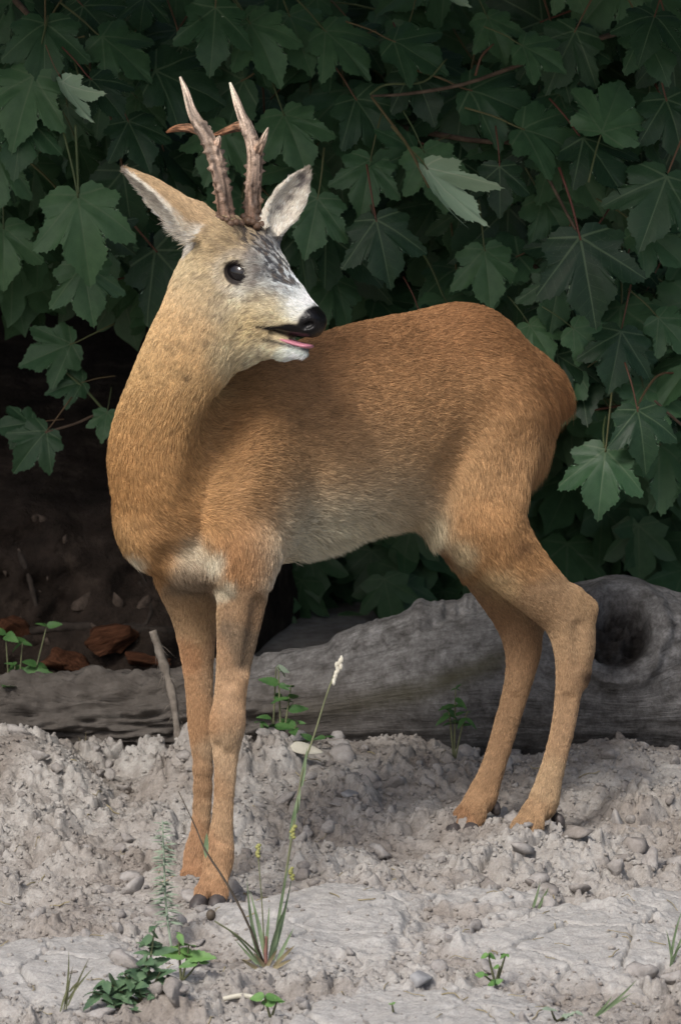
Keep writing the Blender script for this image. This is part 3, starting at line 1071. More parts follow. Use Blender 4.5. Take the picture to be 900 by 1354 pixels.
FEET = [(V(275, 1197, -0.270), 0.017), (V(252, 1158, -0.120), 0.018), (V(688, 1110, 0.098), 0.006), (V(612, 1094, 0.182), 0.009)]
FEET = [(v2w(p), z) for p, z in FEET]


SLABS = ((430, 1235, 0.17, 0.24, 0.020), (745, 1255, 0.18, 0.22, 0.022), (85, 1295, 0.19, 0.18, 0.014), (560, 1345, 0.20, 0.14, 0.008), (870, 1205, 0.08, 0.11, 0.012), (640, 1195, 0.10, 0.07, 0.008))


def base_h(x, y):
    h = 0.0 * x
    h = h + 0.085 * gauss(x, y, -0.44, 0.30, 0.14, 0.17) + 0.050 * gauss(x, y, -0.20, 0.34, 0.08, 0.13) + 0.045 * gauss(x, y, -0.06, 0.40, 0.15, 0.16)
    h = h + 0.028 * gauss(x, y, 0.12, 0.44, 0.12, 0.12) + 0.050 * gauss(x, y, 0.37, 0.43, 0.10, 0.14) + 0.05 * gauss(x, y, -0.8, 0.3, 0.2, 0.25)
    h = h + 0.03 * gauss(x, y, 0.55, 0.38, 0.12, 0.15) - 0.045 * gauss(x, y, -0.30, 0.34, 0.055, 0.15)
    h = h - 0.02 * gauss(x, y, -0.02, 0.02, 0.16, 0.10) - 0.012 * gauss(x, y, 0.05, -0.18, 0.3, 0.06)
    h = h + 0.022 * fbm(np.stack([x, y, 0 * x], 1), 3.1, 3, 21)
    # front: hard smooth slabs stand a little proud of the crumbled strip behind them
    for (px, py, rx, ry, up) in SLABS:
        g_ = on_plane(px, py)
        rr_ = np.sqrt(((x - g_[0]) / rx) ** 2 + ((y - g_[1]) / ry) ** 2) + 1.1 * fbm(np.stack([x, y, 0 * x], 1), 10, 5, 51, 0.68)
        h = h + up * sstep(1.15, 0.45, rr_)
    for p, z in FEET:
        k = np.exp(-(((x - p[0]) ** 2 + (y - p[1]) ** 2) / 0.055 ** 2))
        h = h * (1 - k) + z * k
    return h


def slabness(x, y):
    s = 0 * x
    for (px, py, rx, ry, up) in SLABS:
        g_ = on_plane(px, py)
        rr_ = np.sqrt(((x - g_[0]) / rx) ** 2 + ((y - g_[1]) / ry) ** 2) + 1.1 * fbm(np.stack([x, y, 0 * x], 1), 10, 5, 51, 0.68)
        s = np.maximum(s, sstep(1.12, 0.60, rr_))
    return s


def ground_h(x, y, fine=True):
    x, y = np.asarray(x, float).ravel(), np.asarray(y, float).ravel()
    h = base_h(x, y)
    if not fine:
        return h
    p3 = np.stack([x, y, 0 * x], 1)
    p2 = np.stack([x, y], 1) + 0.012 * np.stack([fbm(p3, 30, 2, 5), fbm(p3, 30, 2, 6)], 1) + 0.006 * np.stack([fbm(p3, 90, 2, 15), fbm(p3, 90, 2, 16)], 1)
    sl_ = slabness(x, y)
    out = np.maximum(np.abs(x) - 0.75, np.maximum(y - 0.85, -1.1 - y))
    fade = sstep(0.4, 0.0, out)
    cl = 0 * x
    for sc, amp, sd in ((12, 0.024, 3), (27, 0.017, 4), (58, 0.0105, 5), (120, 0.0056, 6), (240, 0.0026, 8)):
        f1, f2, r_ = worley(p2, sc, sd)
        cl = cl + amp * (r_ ** 1.3) * np.sqrt(np.clip(1 - (f1 * 1.15) ** 2, 0, 1)) * sstep(0.0, 0.22, f2 - f1)
    cl = cl + 0.010 * fbm(p3, 24, 3, 61)
    soft = 0.35 + 0.65 * sstep(0.35, 0.55, vnoise(p3, 9, 44))
    sm = 0.012 * fbm(p3, 16, 4, 71) + 0.006 * fbm(p3, 60, 4, 73, 0.6) + 0.0022 * fbm(p3, 240, 3, 74)
    f1, f2, r_ = worley(p2 + 0.02 * np.stack([fbm(p3, 9, 2, 81), fbm(p3, 9, 2, 82)], 1), 8.0, 9)
    sm = sm - 0.014 * sstep(0.05, 0.0, f2 - f1) * sstep(0.42, 0.52, vnoise(p3, 6, 3)) + 0.006 * (r_ - 0.5)
    return h + fade * ((1 - sl_) * (cl * soft - 0.012) + sl_ * sm)


def warp(lo, hi, step, far):
    a = list(np.arange(lo, hi, step))
    s, x = step, hi
    while x < far:
        a.append(x)
        s *= 1.25
        x += s
    s, x = step, lo
    pre = []
    while x > -far:
        s *= 1.25
        x -= s
        pre.append(x)
    return np.array(pre[::-1] + a)


gx, gy = warp(-0.62, 0.62, 0.0026, 60), warp(-0.98, 0.62, 0.0026, 60)
GX, GY = np.meshgrid(gx, gy, indexing='ij')
gz = ground_h(GX, GY)
ii = np.arange(len(gx) * len(gy)).reshape(len(gx), len(gy))
gq = np.stack([ii[:-1, :-1], ii[1:, :-1], ii[1:, 1:], ii[:-1, 1:]], -1).reshape(-1, 4)
soil_mat, nt, bs = new_mat('dry_soil', 0.95, 0.12)
tc = N(nt, 'ShaderNodeTexCoord')
co = tc.outputs['Object']
sl_att = N(nt, 'ShaderNodeAttribute', attribute_name='Slab')
nA, nB, nC = tex_noise(nt, co, 5, 5), tex_noise(nt, co, 45, 6, 0.65), tex_noise(nt, co, 300, 4, 0.7)
crumb = ramp(nt, [(0.28, (0.265, 0.242, 0.226)), (0.50, (0.385, 0.362, 0.345)), (0.74, (0.480, 0.460, 0.445))], nB)
moist = mixc(nt, crumb, (0.70, 0.66, 0.63), ramp(nt, [(0.40, (1, 1, 1)), (0.58, (0, 0, 0))], nA), 'MULTIPLY')
slabc = ramp(nt, [(0.30, (0.370, 0.352, 0.340)), (0.60, (0.440, 0.424, 0.415)), (0.8, (0.490, 0.475, 0.468))], nB)
cc = mixc(nt, moist, slabc, sl_att.outputs['Fac'])
nt.links.new(mixc(nt, cc, ramp(nt, [(0.3, (0.77, 0.765, 0.745)), (0.65, (1.07, 1.08, 1.055))], nC), 1.0, 'MULTIPLY'), bs.inputs['Base Color'])
add_bump(nt, bs, math_n(nt, 'ADD', nC, math_n(nt, 'MULTIPLY', nB, 0.7)), 0.7, 0.003)
gme = mesh_np('ground', np.stack([GX.ravel(), GY.ravel(), gz], 1), gq)
sa = gme.attributes.new('Slab', 'FLOAT', 'POINT')
sa.data.foreach_set('value', slabness(GX.ravel(), GY.ravel()).astype(np.float32))
ground = link('ground', gme, soil_mat)
ground['kind'] = 'structure'


def gh(x, y):
    """height of the built sheet at one or more places"""
    x, y = np.atleast_1d(np.asarray(x, float)), np.atleast_1d(np.asarray(y, float))
    g2 = gz.reshape(len(gx), len(gy))
    i = np.clip(np.searchsorted(gx, x) - 1, 0, len(gx) - 2)
    j = np.clip(np.searchsorted(gy, y) - 1, 0, len(gy) - 2)
    u, v = (x - gx[i]) / (gx[i + 1] - gx[i]), (y - gy[j]) / (gy[j + 1] - gy[j])
    return (g2[i, j] * (1 - u) + g2[i + 1, j] * u) * (1 - v) + (g2[i, j + 1] * (1 - u) + g2[i + 1, j + 1] * u) * v


def drop(px, py, lift=0.0):
    """where the line of sight meets the relief"""
    z = 0.0
    for _ in range(12):
        p = on_plane(px, py, z)
        z = 0.5 * z + 0.5 * float(gh(p[0], p[1])[0])
    p = on_plane(px, py, z)
    p[2] = float(gh(p[0], p[1])[0]) + lift
    return p


# clods: the largest each an object, the crumbs one mass
clod_mat, nt, bs = new_mat('soil_clod', 0.95, 0.12)
tc = N(nt, 'ShaderNodeTexCoord')
oi = N(nt, 'ShaderNodeObjectInfo')
nB = tex_noise(nt, tc.outputs['Object'], 1.6, 6, 0.7)
cl1 = ramp(nt, [(0.30, (0.28, 0.258, 0.24)), (0.55, (0.385, 0.362, 0.345)), (0.75, (0.47, 0.45, 0.435))], nB)
tint = ramp(nt, [(0.0, (0.78, 0.75, 0.72)), (0.4, (0.97, 0.96, 0.95)), (1.0, (1.08, 1.08, 1.08))], oi.outputs['Random'])
nt.links.new(mixc(nt, cl1, tint, 1.0, 'MULTIPLY'), bs.inputs['Base Color'])
add_bump(nt, bs, tex_noise(nt, tc.outputs['Object'], 5, 5, 0.75), 0.8, 0.004)


def rock_shape(seed, sub=2, rough=0.35, flat=0.8):
    bm = bmesh.new()
    bmesh.ops.create_icosphere(bm, subdivisions=sub, radius=1.0)
    r = np.random.default_rng(seed)
    co_ = np.array([v.co for v in bm.verts])
    planes = nz(r.normal(size=(7, 3)))
    offs = r.uniform(0.25, 0.75, 7)
    for n_, o_ in zip(planes, offs):
        dd = co_ @ n_ - o_
        co_ = co_ - np.outer(np.maximum(dd, 0) * 0.9, n_)
    co_ = co_ * (1 + rough * fbm(co_ + seed * 3.7, 1.8, 3, seed))[:, None] * np.array((1.0, r.uniform(0.7, 1.0), flat))
    f = [[v.index for v in fc.verts] for fc in bm.faces]
    bm.free()
    return co_, np.array(f)


clod_meshes = []
for k in range(14):
    cv, cf = rock_shape(100 + k, 2, 1.1, 0.75)
    me = mesh_np('soil_clod', cv, cf, smooth=False)
    me.materials.append(clod_mat)
    clod_meshes.append(me)
r = np.random.default_rng(42)
made = 0
while made < 300:
    px, py = r.uniform(-10, 910), r.uniform(985, 1350)
    g_ = on_plane(px, py, 0.02)
    s0 = slabness(g_[:1], g_[1:2])[0]
    if r.random() < s0 * 0.93: continue
    if 1180 < py and r.random() < 0.35: continue
    size = 0.0065 + 0.018 * r.random() ** 2.6
    if any((g_[0] - f[0]) ** 2 + (g_[1] + 0.02 - f[1]) ** 2 < 0.05 ** 2 for f, _ in FEET): size = min(size, 0.011)
    o = link('soil_clod', clod_meshes[r.integers(14)], None, ground)
    z = float(gh(g_[0], g_[1])[0])
    o.location = (g_[0], g_[1], z + size * 0.15)
    o.rotation_euler = (r.normal(0, 0.4), r.normal(0, 0.4), r.uniform(0, 6.28))
    o.scale = (size, size, size * r.uniform(0.7, 1.1))
    made += 1
ncr = 16000
cx, cy = r.uniform(-0.6, 0.6, ncr), r.uniform(-0.95, 0.6, ncr)
ks = (r.random(ncr) > slabness(cx, cy) * 0.94)
cx, cy = cx[ks], cy[ks]
cz_ = gh(cx, cy)
cs_ = 0.0015 + 0.0045 * r.random(len(cx)) ** 2.0
base_v, base_f = zip(*[rock_shape(300 + k, 1, 0.9, 0.8) for k in range(8)])
vv, ff, off_ = [], [], 0
for k in range(8):
    ix = np.arange(k, len(cx), 8)
    a = r.uniform(0, 6.28, len(ix))[:, None]
    bvx, bvy, bvz = base_v[k].T
    s = cs_[ix][:, None]
    vv.append(np.stack([(np.cos(a) * bvx - np.sin(a) * bvy) * s + cx[ix][:, None], (np.sin(a) * bvx + np.cos(a) * bvy) * s + cy[ix][:, None],
                        (bvz + 0.25) * s + cz_[ix][:, None]], -1).reshape(-1, 3))
    nb = len(base_v[k])
    ff.append((base_f[k][None] + (np.arange(len(ix)) * nb + off_)[:, None, None]).reshape(-1, 3))
    off_ += nb * len(ix)
cr_me = mesh_np('soil_crumbs', np.concatenate(vv), np.concatenate(ff), smooth=False)
crumbs = link('soil_crumbs', cr_me, soil_mat, ground)
crumbs['kind'] = 'stuff'
# ------------------------------------------------------------------ earth bank behind, fallen trunk
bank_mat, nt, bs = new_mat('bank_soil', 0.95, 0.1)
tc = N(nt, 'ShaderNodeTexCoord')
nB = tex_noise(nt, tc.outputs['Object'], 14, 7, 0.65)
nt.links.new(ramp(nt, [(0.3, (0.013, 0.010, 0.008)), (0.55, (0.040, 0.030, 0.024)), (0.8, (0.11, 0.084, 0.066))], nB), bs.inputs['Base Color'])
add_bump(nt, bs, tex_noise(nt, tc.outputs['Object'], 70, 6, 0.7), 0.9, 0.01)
bu = np.concatenate([np.linspace(-8, -0.9, 24), np.linspace(-0.88, 0.9, 190), np.linspace(0.92, 8, 24)])
bz_ = np.concatenate([np.linspace(-0.2, 0.75, 120), np.linspace(0.78, 4.5, 40)])
BU, BZ = np.meshgrid(bu, bz_, indexing='ij')
prof = np.interp(BZ, (-0.2, 0.05, 0.28, 0.36, 0.46, 0.7, 1.3, 2.2, 4.5), (0.76, 0.80, 1.02, 1.35, 2.10, 2.5, 2.7, 2.9, 3.6))
p3 = np.stack([BU.ravel(), BZ.ravel(), 0 * BU.ravel()], 1)
by_ = prof.ravel() + 0.16 * fbm(p3, 4, 4, 7) + 0.11 * fbm(p3, 14, 4, 8, 0.6) + 0.035 * fbm(p3, 55, 3, 9) + 0.95 * sstep(-0.28, 0.02, BU.ravel())
ii = np.arange(BU.size).reshape(BU.shape)
bqd = np.stack([ii[:-1, :-1], ii[1:, :-1], ii[1:, 1:], ii[:-1, 1:]], -1).reshape(-1, 4)
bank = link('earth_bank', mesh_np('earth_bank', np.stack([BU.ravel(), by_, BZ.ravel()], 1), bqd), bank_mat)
bank['kind'] = 'structure'
_by = by_.reshape(BU.shape)


def bank_hit(px, py):
    """depth at which the line of sight meets the bank"""
    for d_ in np.arange(0.55, 2.4, 0.01):
        p = W(px, py, d_)
        i, j = min(np.searchsorted(bu, p[0]), len(bu) - 1), min(np.searchsorted(bz_, p[2]), len(bz_) - 1)
        if p[1] > _by[i, j]: break
    return d_


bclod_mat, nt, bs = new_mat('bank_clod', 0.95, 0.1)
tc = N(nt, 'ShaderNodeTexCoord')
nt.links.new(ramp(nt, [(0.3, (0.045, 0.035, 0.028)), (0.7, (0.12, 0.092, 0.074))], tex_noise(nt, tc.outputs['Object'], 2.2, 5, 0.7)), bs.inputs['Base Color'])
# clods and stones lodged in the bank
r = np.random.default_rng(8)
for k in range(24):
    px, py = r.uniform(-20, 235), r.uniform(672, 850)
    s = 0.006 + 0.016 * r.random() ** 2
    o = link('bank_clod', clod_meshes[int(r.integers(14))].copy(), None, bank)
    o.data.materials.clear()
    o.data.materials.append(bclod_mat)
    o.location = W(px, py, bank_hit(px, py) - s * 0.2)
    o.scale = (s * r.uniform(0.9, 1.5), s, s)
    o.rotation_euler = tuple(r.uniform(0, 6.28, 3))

log_mat, nt, bs = new_mat('weathered_wood', 0.8, 0.2)
tc = N(nt, 'ShaderNodeTexCoord')
uv = N(nt, 'ShaderNodeAttribute', attribute_name='Grain')
mp = N(nt, 'ShaderNodeMapping')
mp.inputs['Scale'].default_value = (12.0, 45.0, 45.0)
nt.links.new(uv.outputs['Vector'], mp.inputs['Vector'])
gr = tex_noise(nt, mp.outputs[0], 1.0, 6, 0.6)
nL = tex_noise(nt, tc.outputs['Object'], 7, 5)
nM = tex_noise(nt, tc.outputs['Object'], 40, 5, 0.65)
mp2 = N(nt, 'ShaderNodeMapping')
mp2.inputs['Scale'].default_value = (22.0, 230.0, 230.0)
nt.links.new(uv.outputs['Vector'], mp2.inputs['Vector'])
gf = tex_noise(nt, mp2.outputs[0], 1.0, 5, 0.65)
nF = tex_noise(nt, tc.outputs['Object'], 190, 4, 0.7)
lc = ramp(nt, [(0.25, (0.100, 0.097, 0.096)), (0.5, (0.140, 0.137, 0.136)), (0.75, (0.180, 0.177, 0.176))], gr)
lc = mixc(nt, lc, ramp(nt, [(0.3, (0.42, 0.40, 0.38)), (0.7, (1.40, 1.39, 1.39))], nM), 1.0, 'MULTIPLY')
lc = mixc(nt, lc, ramp(nt, [(0.28, (0.45, 0.43, 0.41)), (0.40, (0.92, 0.92, 0.92)), (0.75, (1.15, 1.15, 1.15))], gf), 1.0, 'MULTIPLY')
lc = mixc(nt, lc, ramp(nt, [(0.35, (0.7, 0.69, 0.68)), (0.65, (1.2, 1.2, 1.2))], nF), 1.0, 'MULTIPLY')
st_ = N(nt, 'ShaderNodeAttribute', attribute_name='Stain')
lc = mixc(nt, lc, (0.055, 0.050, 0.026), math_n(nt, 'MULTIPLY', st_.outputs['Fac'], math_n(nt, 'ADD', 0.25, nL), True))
tn_ = N(nt, 'ShaderNodeAttribute', attribute_name='KnotDark')
lc = mixc(nt, lc, (0.010, 0.008, 0.007), tn_.outputs['Fac'])  # near-black tone over the inside of the knot hole
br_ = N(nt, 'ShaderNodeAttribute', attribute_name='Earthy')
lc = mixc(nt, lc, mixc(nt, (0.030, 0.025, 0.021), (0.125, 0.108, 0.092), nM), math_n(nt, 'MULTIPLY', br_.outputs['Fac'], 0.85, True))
nt.links.new(lc, bs.inputs['Base Color'])
add_bump(nt, bs, math_n(nt, 'ADD', math_n(nt, 'ADD', gr, math_n(nt, 'MULTIPLY', nM, 0.6)), math_n(nt, 'ADD', math_n(nt, 'MULTIPLY', gf, 0.8), math_n(nt, 'MULTIPLY', nF, 0.3))), 0.7, 0.005)

LOGC = spline([(*W(px, py, d_), r_) for px, py, d_, r_ in (
    (-420, 985, 0.72, .058), (-200, 965, 0.72, .060), (0, 958, 0.72, .064), (150, 955, 0.70, .064), (280, 945, 0.68, .068), (380, 932, 0.66, .078), (460, 922, 0.64, .080), (520, 912, 0.63, .090),
    (580, 903, 0.62, .108), (640, 898, 0.62, .112), (720, 893, 0.62, .122), (800, 888, 0.62, .128), (880, 893, 0.63, .124), (1000, 905, 0.66, .115), (1250, 930, 0.75, .105), (1500, 960, 0.85, .10))], 520)
NS = 128
ang = np.arange(NS) / NS * 2 * math.pi
lt = nz(np.gradient(LOGC[:, :3], axis=0))
lup = nz(np.cross(np.cross(lt, (0, 0, 1.0)), lt))
lsd = np.cross(lt, lup)
dirs = np.cos(ang)[None, :, None] * lup[:, None, :] - np.sin(ang)[None, :, None] * lsd[:, None, :]      # 0 = top, grows towards the lens
lv = LOGC[:, None, :3] + LOGC[:, None, 3:4] * dirs
U_ = np.repeat(np.linspace(0, 1, len(LOGC))[:, None], NS, 1)
pv = lv.reshape(-1, 3)
dv = dirs.reshape(-1, 3)
arc = np.concatenate([[0], np.cumsum(np.linalg.norm(np.diff(LOGC[:, :3], axis=0), axis=1))])
gco = np.stack([np.repeat(arc, NS), np.tile(np.cos(ang), len(LOGC)) * 0.12, np.tile(np.sin(ang), len(LOGC)) * 0.12], 1)
disp = 0.020 * fbm(gco, 5, 3, 3) + 0.012 * fbm(gco * np.array((1, 4, 4)), 9, 3, 4) + 0.0045 * fbm(gco * np.array((1, 9, 9)), 14, 4, 6)
lx0 = 450 + 1000 * pv[:, 0]
disp = disp + (0.085 * fbm(gco * np.array((1, 2.5, 2.5)), 8, 4, 16, 0.6) + 0.030 * fbm(gco * np.array((1, 2.5, 2.5)), 40, 3, 17)) * sstep(420, 300, lx0)


def seen(p):
    q = (p - CEN)
    y_ = q @ FWD
    s = (DIST + y_) / DIST
    return 450 + 1000 * (q @ RGT) / s, 677 - 1000 * (q @ UPV) / s


lx, ly = seen(pv)
front = (dv @ FWD) < 0.35
# knot hole with its collar and swirl
kx, ky = (lx - 818) / 46, (ly - 838) / 48
kr = np.sqrt(kx ** 2 + ky ** 2) + 0.30 * fbm(pv, 28, 4, 12, 0.6)
knot = front * sstep(1.0, 0.80, kr)
disp = disp - (0.042 + 0.09 * fbm(pv, 48, 4, 24, 0.65)) * knot + front * 0.012 * np.exp(-((kr - 1.3) / 0.3) ** 2) + front * 0.0016 * np.cos(kr * 14 + 8 * fbm(pv, 12, 3, 33)) * np.exp(-((kr - 1.5) / 0.6) ** 2)
# crease that parts the lower lobe, and the broken plate of the upper edge
crease = 905 + 26 * np.cos((lx - 850) / 90.0) * 0 + np.interp(lx, (640, 740, 790, 840, 900, 1000), (960, 945, 930, 905, 888, 880))
disp = disp - front * 0.024 * np.exp(-((ly - crease) / 5.0) ** 2) * sstep(700, 780, lx) + front * 0.010 * sstep(crease, crease + 28, ly) * sstep(700, 800, lx)
edge = np.interp(lx, (380, 440, 480, 540, 560, 590, 620, 660), (870, 866, 860, 838, 828, 812, 806, 800)) + 10 * fbm(np.stack([lx * 0, lx, lx * 0], 1), 0.05, 3, 14)
plate = front * sstep(3, -3, ly - edge) * sstep(430, 450, lx) * sstep(680, 640, lx)
disp = disp + 0.010 * plate - 0.006 * front * np.exp(-((ly - edge - 4) / 4.0) ** 2) * sstep(380, 450, lx) * sstep(720, 640, lx)
# splintered crest
crest = np.tile(np.clip(np.cos(ang), 0, 1) ** 6, len(LOGC))
disp = disp + crest * 0.011 * (vnoise(np.stack([lx * 0.045, lx * 0, lx * 0], 1), 1.0, 19) + 0.35 * vnoise(np.stack([lx * 0.2, lx * 0, lx * 0], 1), 1.0, 20) - 0.5) * sstep(420, 520, lx) * sstep(720, 640, lx)
pv = pv + dv * disp[:, None]
ii = np.arange(len(pv)).reshape(len(LOGC), NS)
i2 = np.roll(ii, -1, 1)
lq = np.stack([ii[:-1], ii[1:], i2[1:], i2[:-1]], -1).reshape(-1, 4)
log_me = mesh_np('fallen_log', pv, lq)
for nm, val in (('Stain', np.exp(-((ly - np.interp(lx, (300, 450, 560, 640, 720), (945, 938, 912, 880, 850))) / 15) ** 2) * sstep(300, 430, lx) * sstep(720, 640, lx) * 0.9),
                ('KnotDark', np.clip(sstep(1.0, 0.8, kr) * front * (0.80 + 0.7 * fbm(pv, 45, 3, 22)), 0, 0.97)),
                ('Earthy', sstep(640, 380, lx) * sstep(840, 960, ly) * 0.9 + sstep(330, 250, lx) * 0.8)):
    a_ = log_me.attributes.new(nm, 'FLOAT', 'POINT')
    a_.data.foreach_set('value', np.clip(val, 0, 1).astype(np.float32))
a_ = log_me.attributes.new('Grain', 'FLOAT_VECTOR', 'POINT')
swirl = gco.copy()
swirl[:, 1] += 0.10 * np.exp(-(np.maximum(kr, 0.8) / 1.6) ** 2)
a_.data.foreach_set('vector', swirl.astype(np.float32).ravel())
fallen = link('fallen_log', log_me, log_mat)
tag(fallen, 'weathered grey fallen tree trunk with a dark knot hole lying behind the deer', 'log')

# rotten wood, sticks and roots on the left --------------------------------
rot_mat, nt, bs = new_mat('rotten_wood', 0.9, 0.1)
tc = N(nt, 'ShaderNodeTexCoord')
mp = N(nt, 'ShaderNodeMapping')
mp.inputs['Scale'].default_value = (0.4, 3.5, 3.5)
nt.links.new(tc.outputs['Object'], mp.inputs['Vector'])
nR = tex_noise(nt, mp.outputs[0], 1.6, 6, 0.65)
nt.links.new(ramp(nt, [(0.3, (0.030, 0.014, 0.008)), (0.55, (0.095, 0.040, 0.021)), (0.8, (0.18, 0.085, 0.048))], nR), bs.inputs['Base Color'])
add_bump(nt, bs, nR, 0.9, 0.01)
for k, (px, py, d_, sx, sy, sz, rz, tilt, lab) in enumerate((
        (140, 850, 0.80, 0.056, 0.036, 0.034, 0.3, -0.25, 'largest chunk of red rotten wood lying on the grey log'),
        (82, 870, 0.80, 0.048, 0.034, 0.026, -0.5, 0.2, 'flat red rotten wood chunk left of the largest chunk'),
        (20, 838, 0.84, 0.032, 0.026, 0.028, 0.9, 0.5, 'small orange rotten wood piece beside the leafy seedling'),
        (190, 876, 0.77, 0.062, 0.028, 0.020, 0.1, 0.12, 'long low slab of brown rotten wood right of the red chunks'),
        (70, 900, 0.76, 0.022, 0.018, 0.013, 0.1, 0.12, 'smallest reddish wood crumb at the foot of the rotten chunks'))):
    cv, cf = rock_shape(500 + k, 3, 1.3, 0.7)
    cv = cv + np.stack([0 * cv[:, 0], 0.22 * fbm(cv * np.array((0.5, 5, 5)), 1.5, 3, k), 0.30 * fbm(cv * np.array((0.5, 5, 5)), 1.5, 3, k + 9)], 1)
    me = mesh_np('rotten_wood', cv, cf, smooth=False)
    o = link('rotten_wood', me, rot_mat)
    o.location = W(px, py, bank_hit(px, py + 0.5 * sz * 1000) - 0.3 * sy)
    o.scale = (sx, sy, sz)
    o.rotation_euler = (0.1, tilt, rz)
    tag(o, lab, 'wood', 'rotten wood chunks on the bank')

bark_mat, nt, bs = new_mat('dead_twig', 0.85, 0.15)
tc = N(nt, 'ShaderNodeTexCoord')
nt.links.new(ramp(nt, [(0.3, (0.10, 0.085, 0.07)), (0.7, (0.24, 0.21, 0.18))], tex_noise(nt, tc.outputs['Object'], 90, 4)), bs.inputs['Base Color'])
dark_bark, nt, bs = new_mat('dark_root', 0.9, 0.15)
tc = N(nt, 'ShaderNodeTexCoord')
nt.links.new(ramp(nt, [(0.3, (0.020, 0.016, 0.013)), (0.7, (0.060, 0.048, 0.040))], tex_noise(nt, tc.outputs['Object'], 60, 4)), bs.inputs['Base Color'])


def limb(name, pts, mat, label=None, cat=None, group=None, parent=None, sides=8, n=24, knob=0.0, seed=0, hug=False):
    P = spline(np.array([(*W(a, b_, bank_hit(a, b_) - 0.4 * r_ if hug else c_), r_) for a, b_, c_, r_ in pts]), n)
    vs, q, t = tube(P[:, :3], P[:, 3] * (1 + knob * 2 * fbm(P[:, :3], 60, 2, seed)), sides)
    o = MB().add(vs, q, t).build(name, mat, parent)
    if label: tag(o, label, cat, group)
    return o


stick = empty('broken_stick', W(238, 975, 0.5))
tag(stick, 'pale broken stick standing upright beside the front legs', 'stick')
limb('stem', ((202, 834, .50, .0050), (210, 858, .50, .0062), (220, 890, .50, .0060), (229, 925, .49, .0055), (237, 985, .48, .0055)), bark_mat, parent=stick, knob=0.5)
hair = MB()
for k in range(70):
    t = RNG.random()
    p0 = V(203 + 32 * t, 842 + 110 * t, 0.50)
    dd = np.array((RNG.normal(0.4, 0.7), RNG.normal(0, 0.5), RNG.normal(-0.8, 0.6)))
    hair.tube(v2w(np.array([p0, p0 + dd * 0.008, p0 + dd * 0.016 + (0, 0, -0.006)])), (0.0005, 0.0004, 0.0001), 4)
o = hair.build('root_hairs', bark_mat, stick)
o['kind'] = 'stuff'
limb('fallen_branch', ((20, 838, .88, .006), (90, 829, .86, .0075), (160, 832, .85, .008), (230, 836, .83, .0085), (320, 842, .82, .008)), dark_bark, 'dark horizontal branch lying above the red rotten wood', 'branch', knob=0.4, hug=True)
for k, (pts, lab) in enumerate((
        (((-10, 660, .98, .007), (18, 715, .94, .006), (36, 755, .93, .005), (52, 815, .95, .003)), 'thick dark root hanging at the left edge of the bank'),
        (((50, 680, 1.0, .004), (78, 715, .94, .0035), (84, 765, .93, .003), (66, 800, .95, .002)), 'thin curled root in the bank left of the chest'),
        (((95, 770, 1.0, .003), (130, 722, .94, .0035), (165, 728, .94, .003), (205, 790, .98, .002)), 'thin arched root in the bank just below the chest'),
        (((185, 770, 1.0, .004), (200, 800, .93, .004), (192, 826, .92, .0035), (172, 824, .93, .002)), 'short hooked root above the dark fallen branch'))):
    limb('bank_root', pts, dark_bark, lab, 'root', 'roots in the earth bank', knob=0.5, seed=k, hug=True)
# ------------------------------------------------------------------ sycamore maple overhanging from behind
leaf_mat, nt, bs = new_mat('maple_leaf', 0.45, 0.24)
uvn = N(nt, 'ShaderNodeAttribute', attribute_name='LeafCo')
sep = N(nt, 'ShaderNodeSeparateXYZ')
nt.links.new(uvn.outputs['Vector'], sep.inputs[0])
lxn, lyn = sep.outputs[0], sep.outputs[1]
vein = None
for a_ in (0, 48, -48, 100, -100):
    s_, c_ = math.sin(math.radians(a_)), math.cos(math.radians(a_))
    along = math_n(nt, 'ADD', math_n(nt, 'MULTIPLY', lxn, s_), math_n(nt, 'MULTIPLY', lyn, c_))
    across = math_n(nt, 'ABSOLUTE', math_n(nt, 'SUBTRACT', math_n(nt, 'MULTIPLY', lxn, c_), math_n(nt, 'MULTIPLY', lyn, s_)))
    wv = math_n(nt, 'SUBTRACT', 0.016, math_n(nt, 'MULTIPLY', along, 0.011))
    line = math_n(nt, 'MULTIPLY', math_n(nt, 'LESS_THAN', across, wv), math_n(nt, 'GREATER_THAN', along, 0.0))
    # side veins leave each main vein at a slant
    ph = math_n(nt, 'FRACT', math_n(nt, 'MULTIPLY', math_n(nt, 'SUBTRACT', along, math_n(nt, 'MULTIPLY', across, 0.75)), 7.0))
    side = math_n(nt, 'MULTIPLY', math_n(nt, 'LESS_THAN', ph, 0.07), math_n(nt, 'MULTIPLY', math_n(nt, 'LESS_THAN', across, 0.17), math_n(nt, 'GREATER_THAN', along, 0.15)))
    vmain = line if vein is None else math_n(nt, 'MAXIMUM', vmain, line)
    line = math_n(nt, 'MAXIMUM', line, math_n(nt, 'MULTIPLY', side, 0.22))
    vein = line if vein is None else math_n(nt, 'MAXIMUM', vein, line)
oi = N(nt, 'ShaderNodeObjectInfo')
tc = N(nt, 'ShaderNodeTexCoord')
nL = tex_noise(nt, uvn.outputs['Vector'], 5, 4)
blade_c = ramp(nt, [(0.0, (0.015, 0.038, 0.018)), (0.5, (0.035, 0.082, 0.037)), (1.0, (0.068, 0.138, 0.062))], oi.outputs['Random'])
blade_c = mixc(nt, blade_c, ramp(nt, [(0.3, (0.78, 0.82, 0.8)), (0.7, (1.15, 1.12, 1.1))], nL), 1.0, 'MULTIPLY')
spk = ramp(nt, [(0.66, (0, 0, 0)), (0.72, (1, 1, 1))], tex_noise(nt, uvn.outputs['Vector'], 46, 2))
blade_c = mixc(nt, blade_c, (0.12, 0.14, 0.10), math_n(nt, 'MULTIPLY', spk, 0.35))
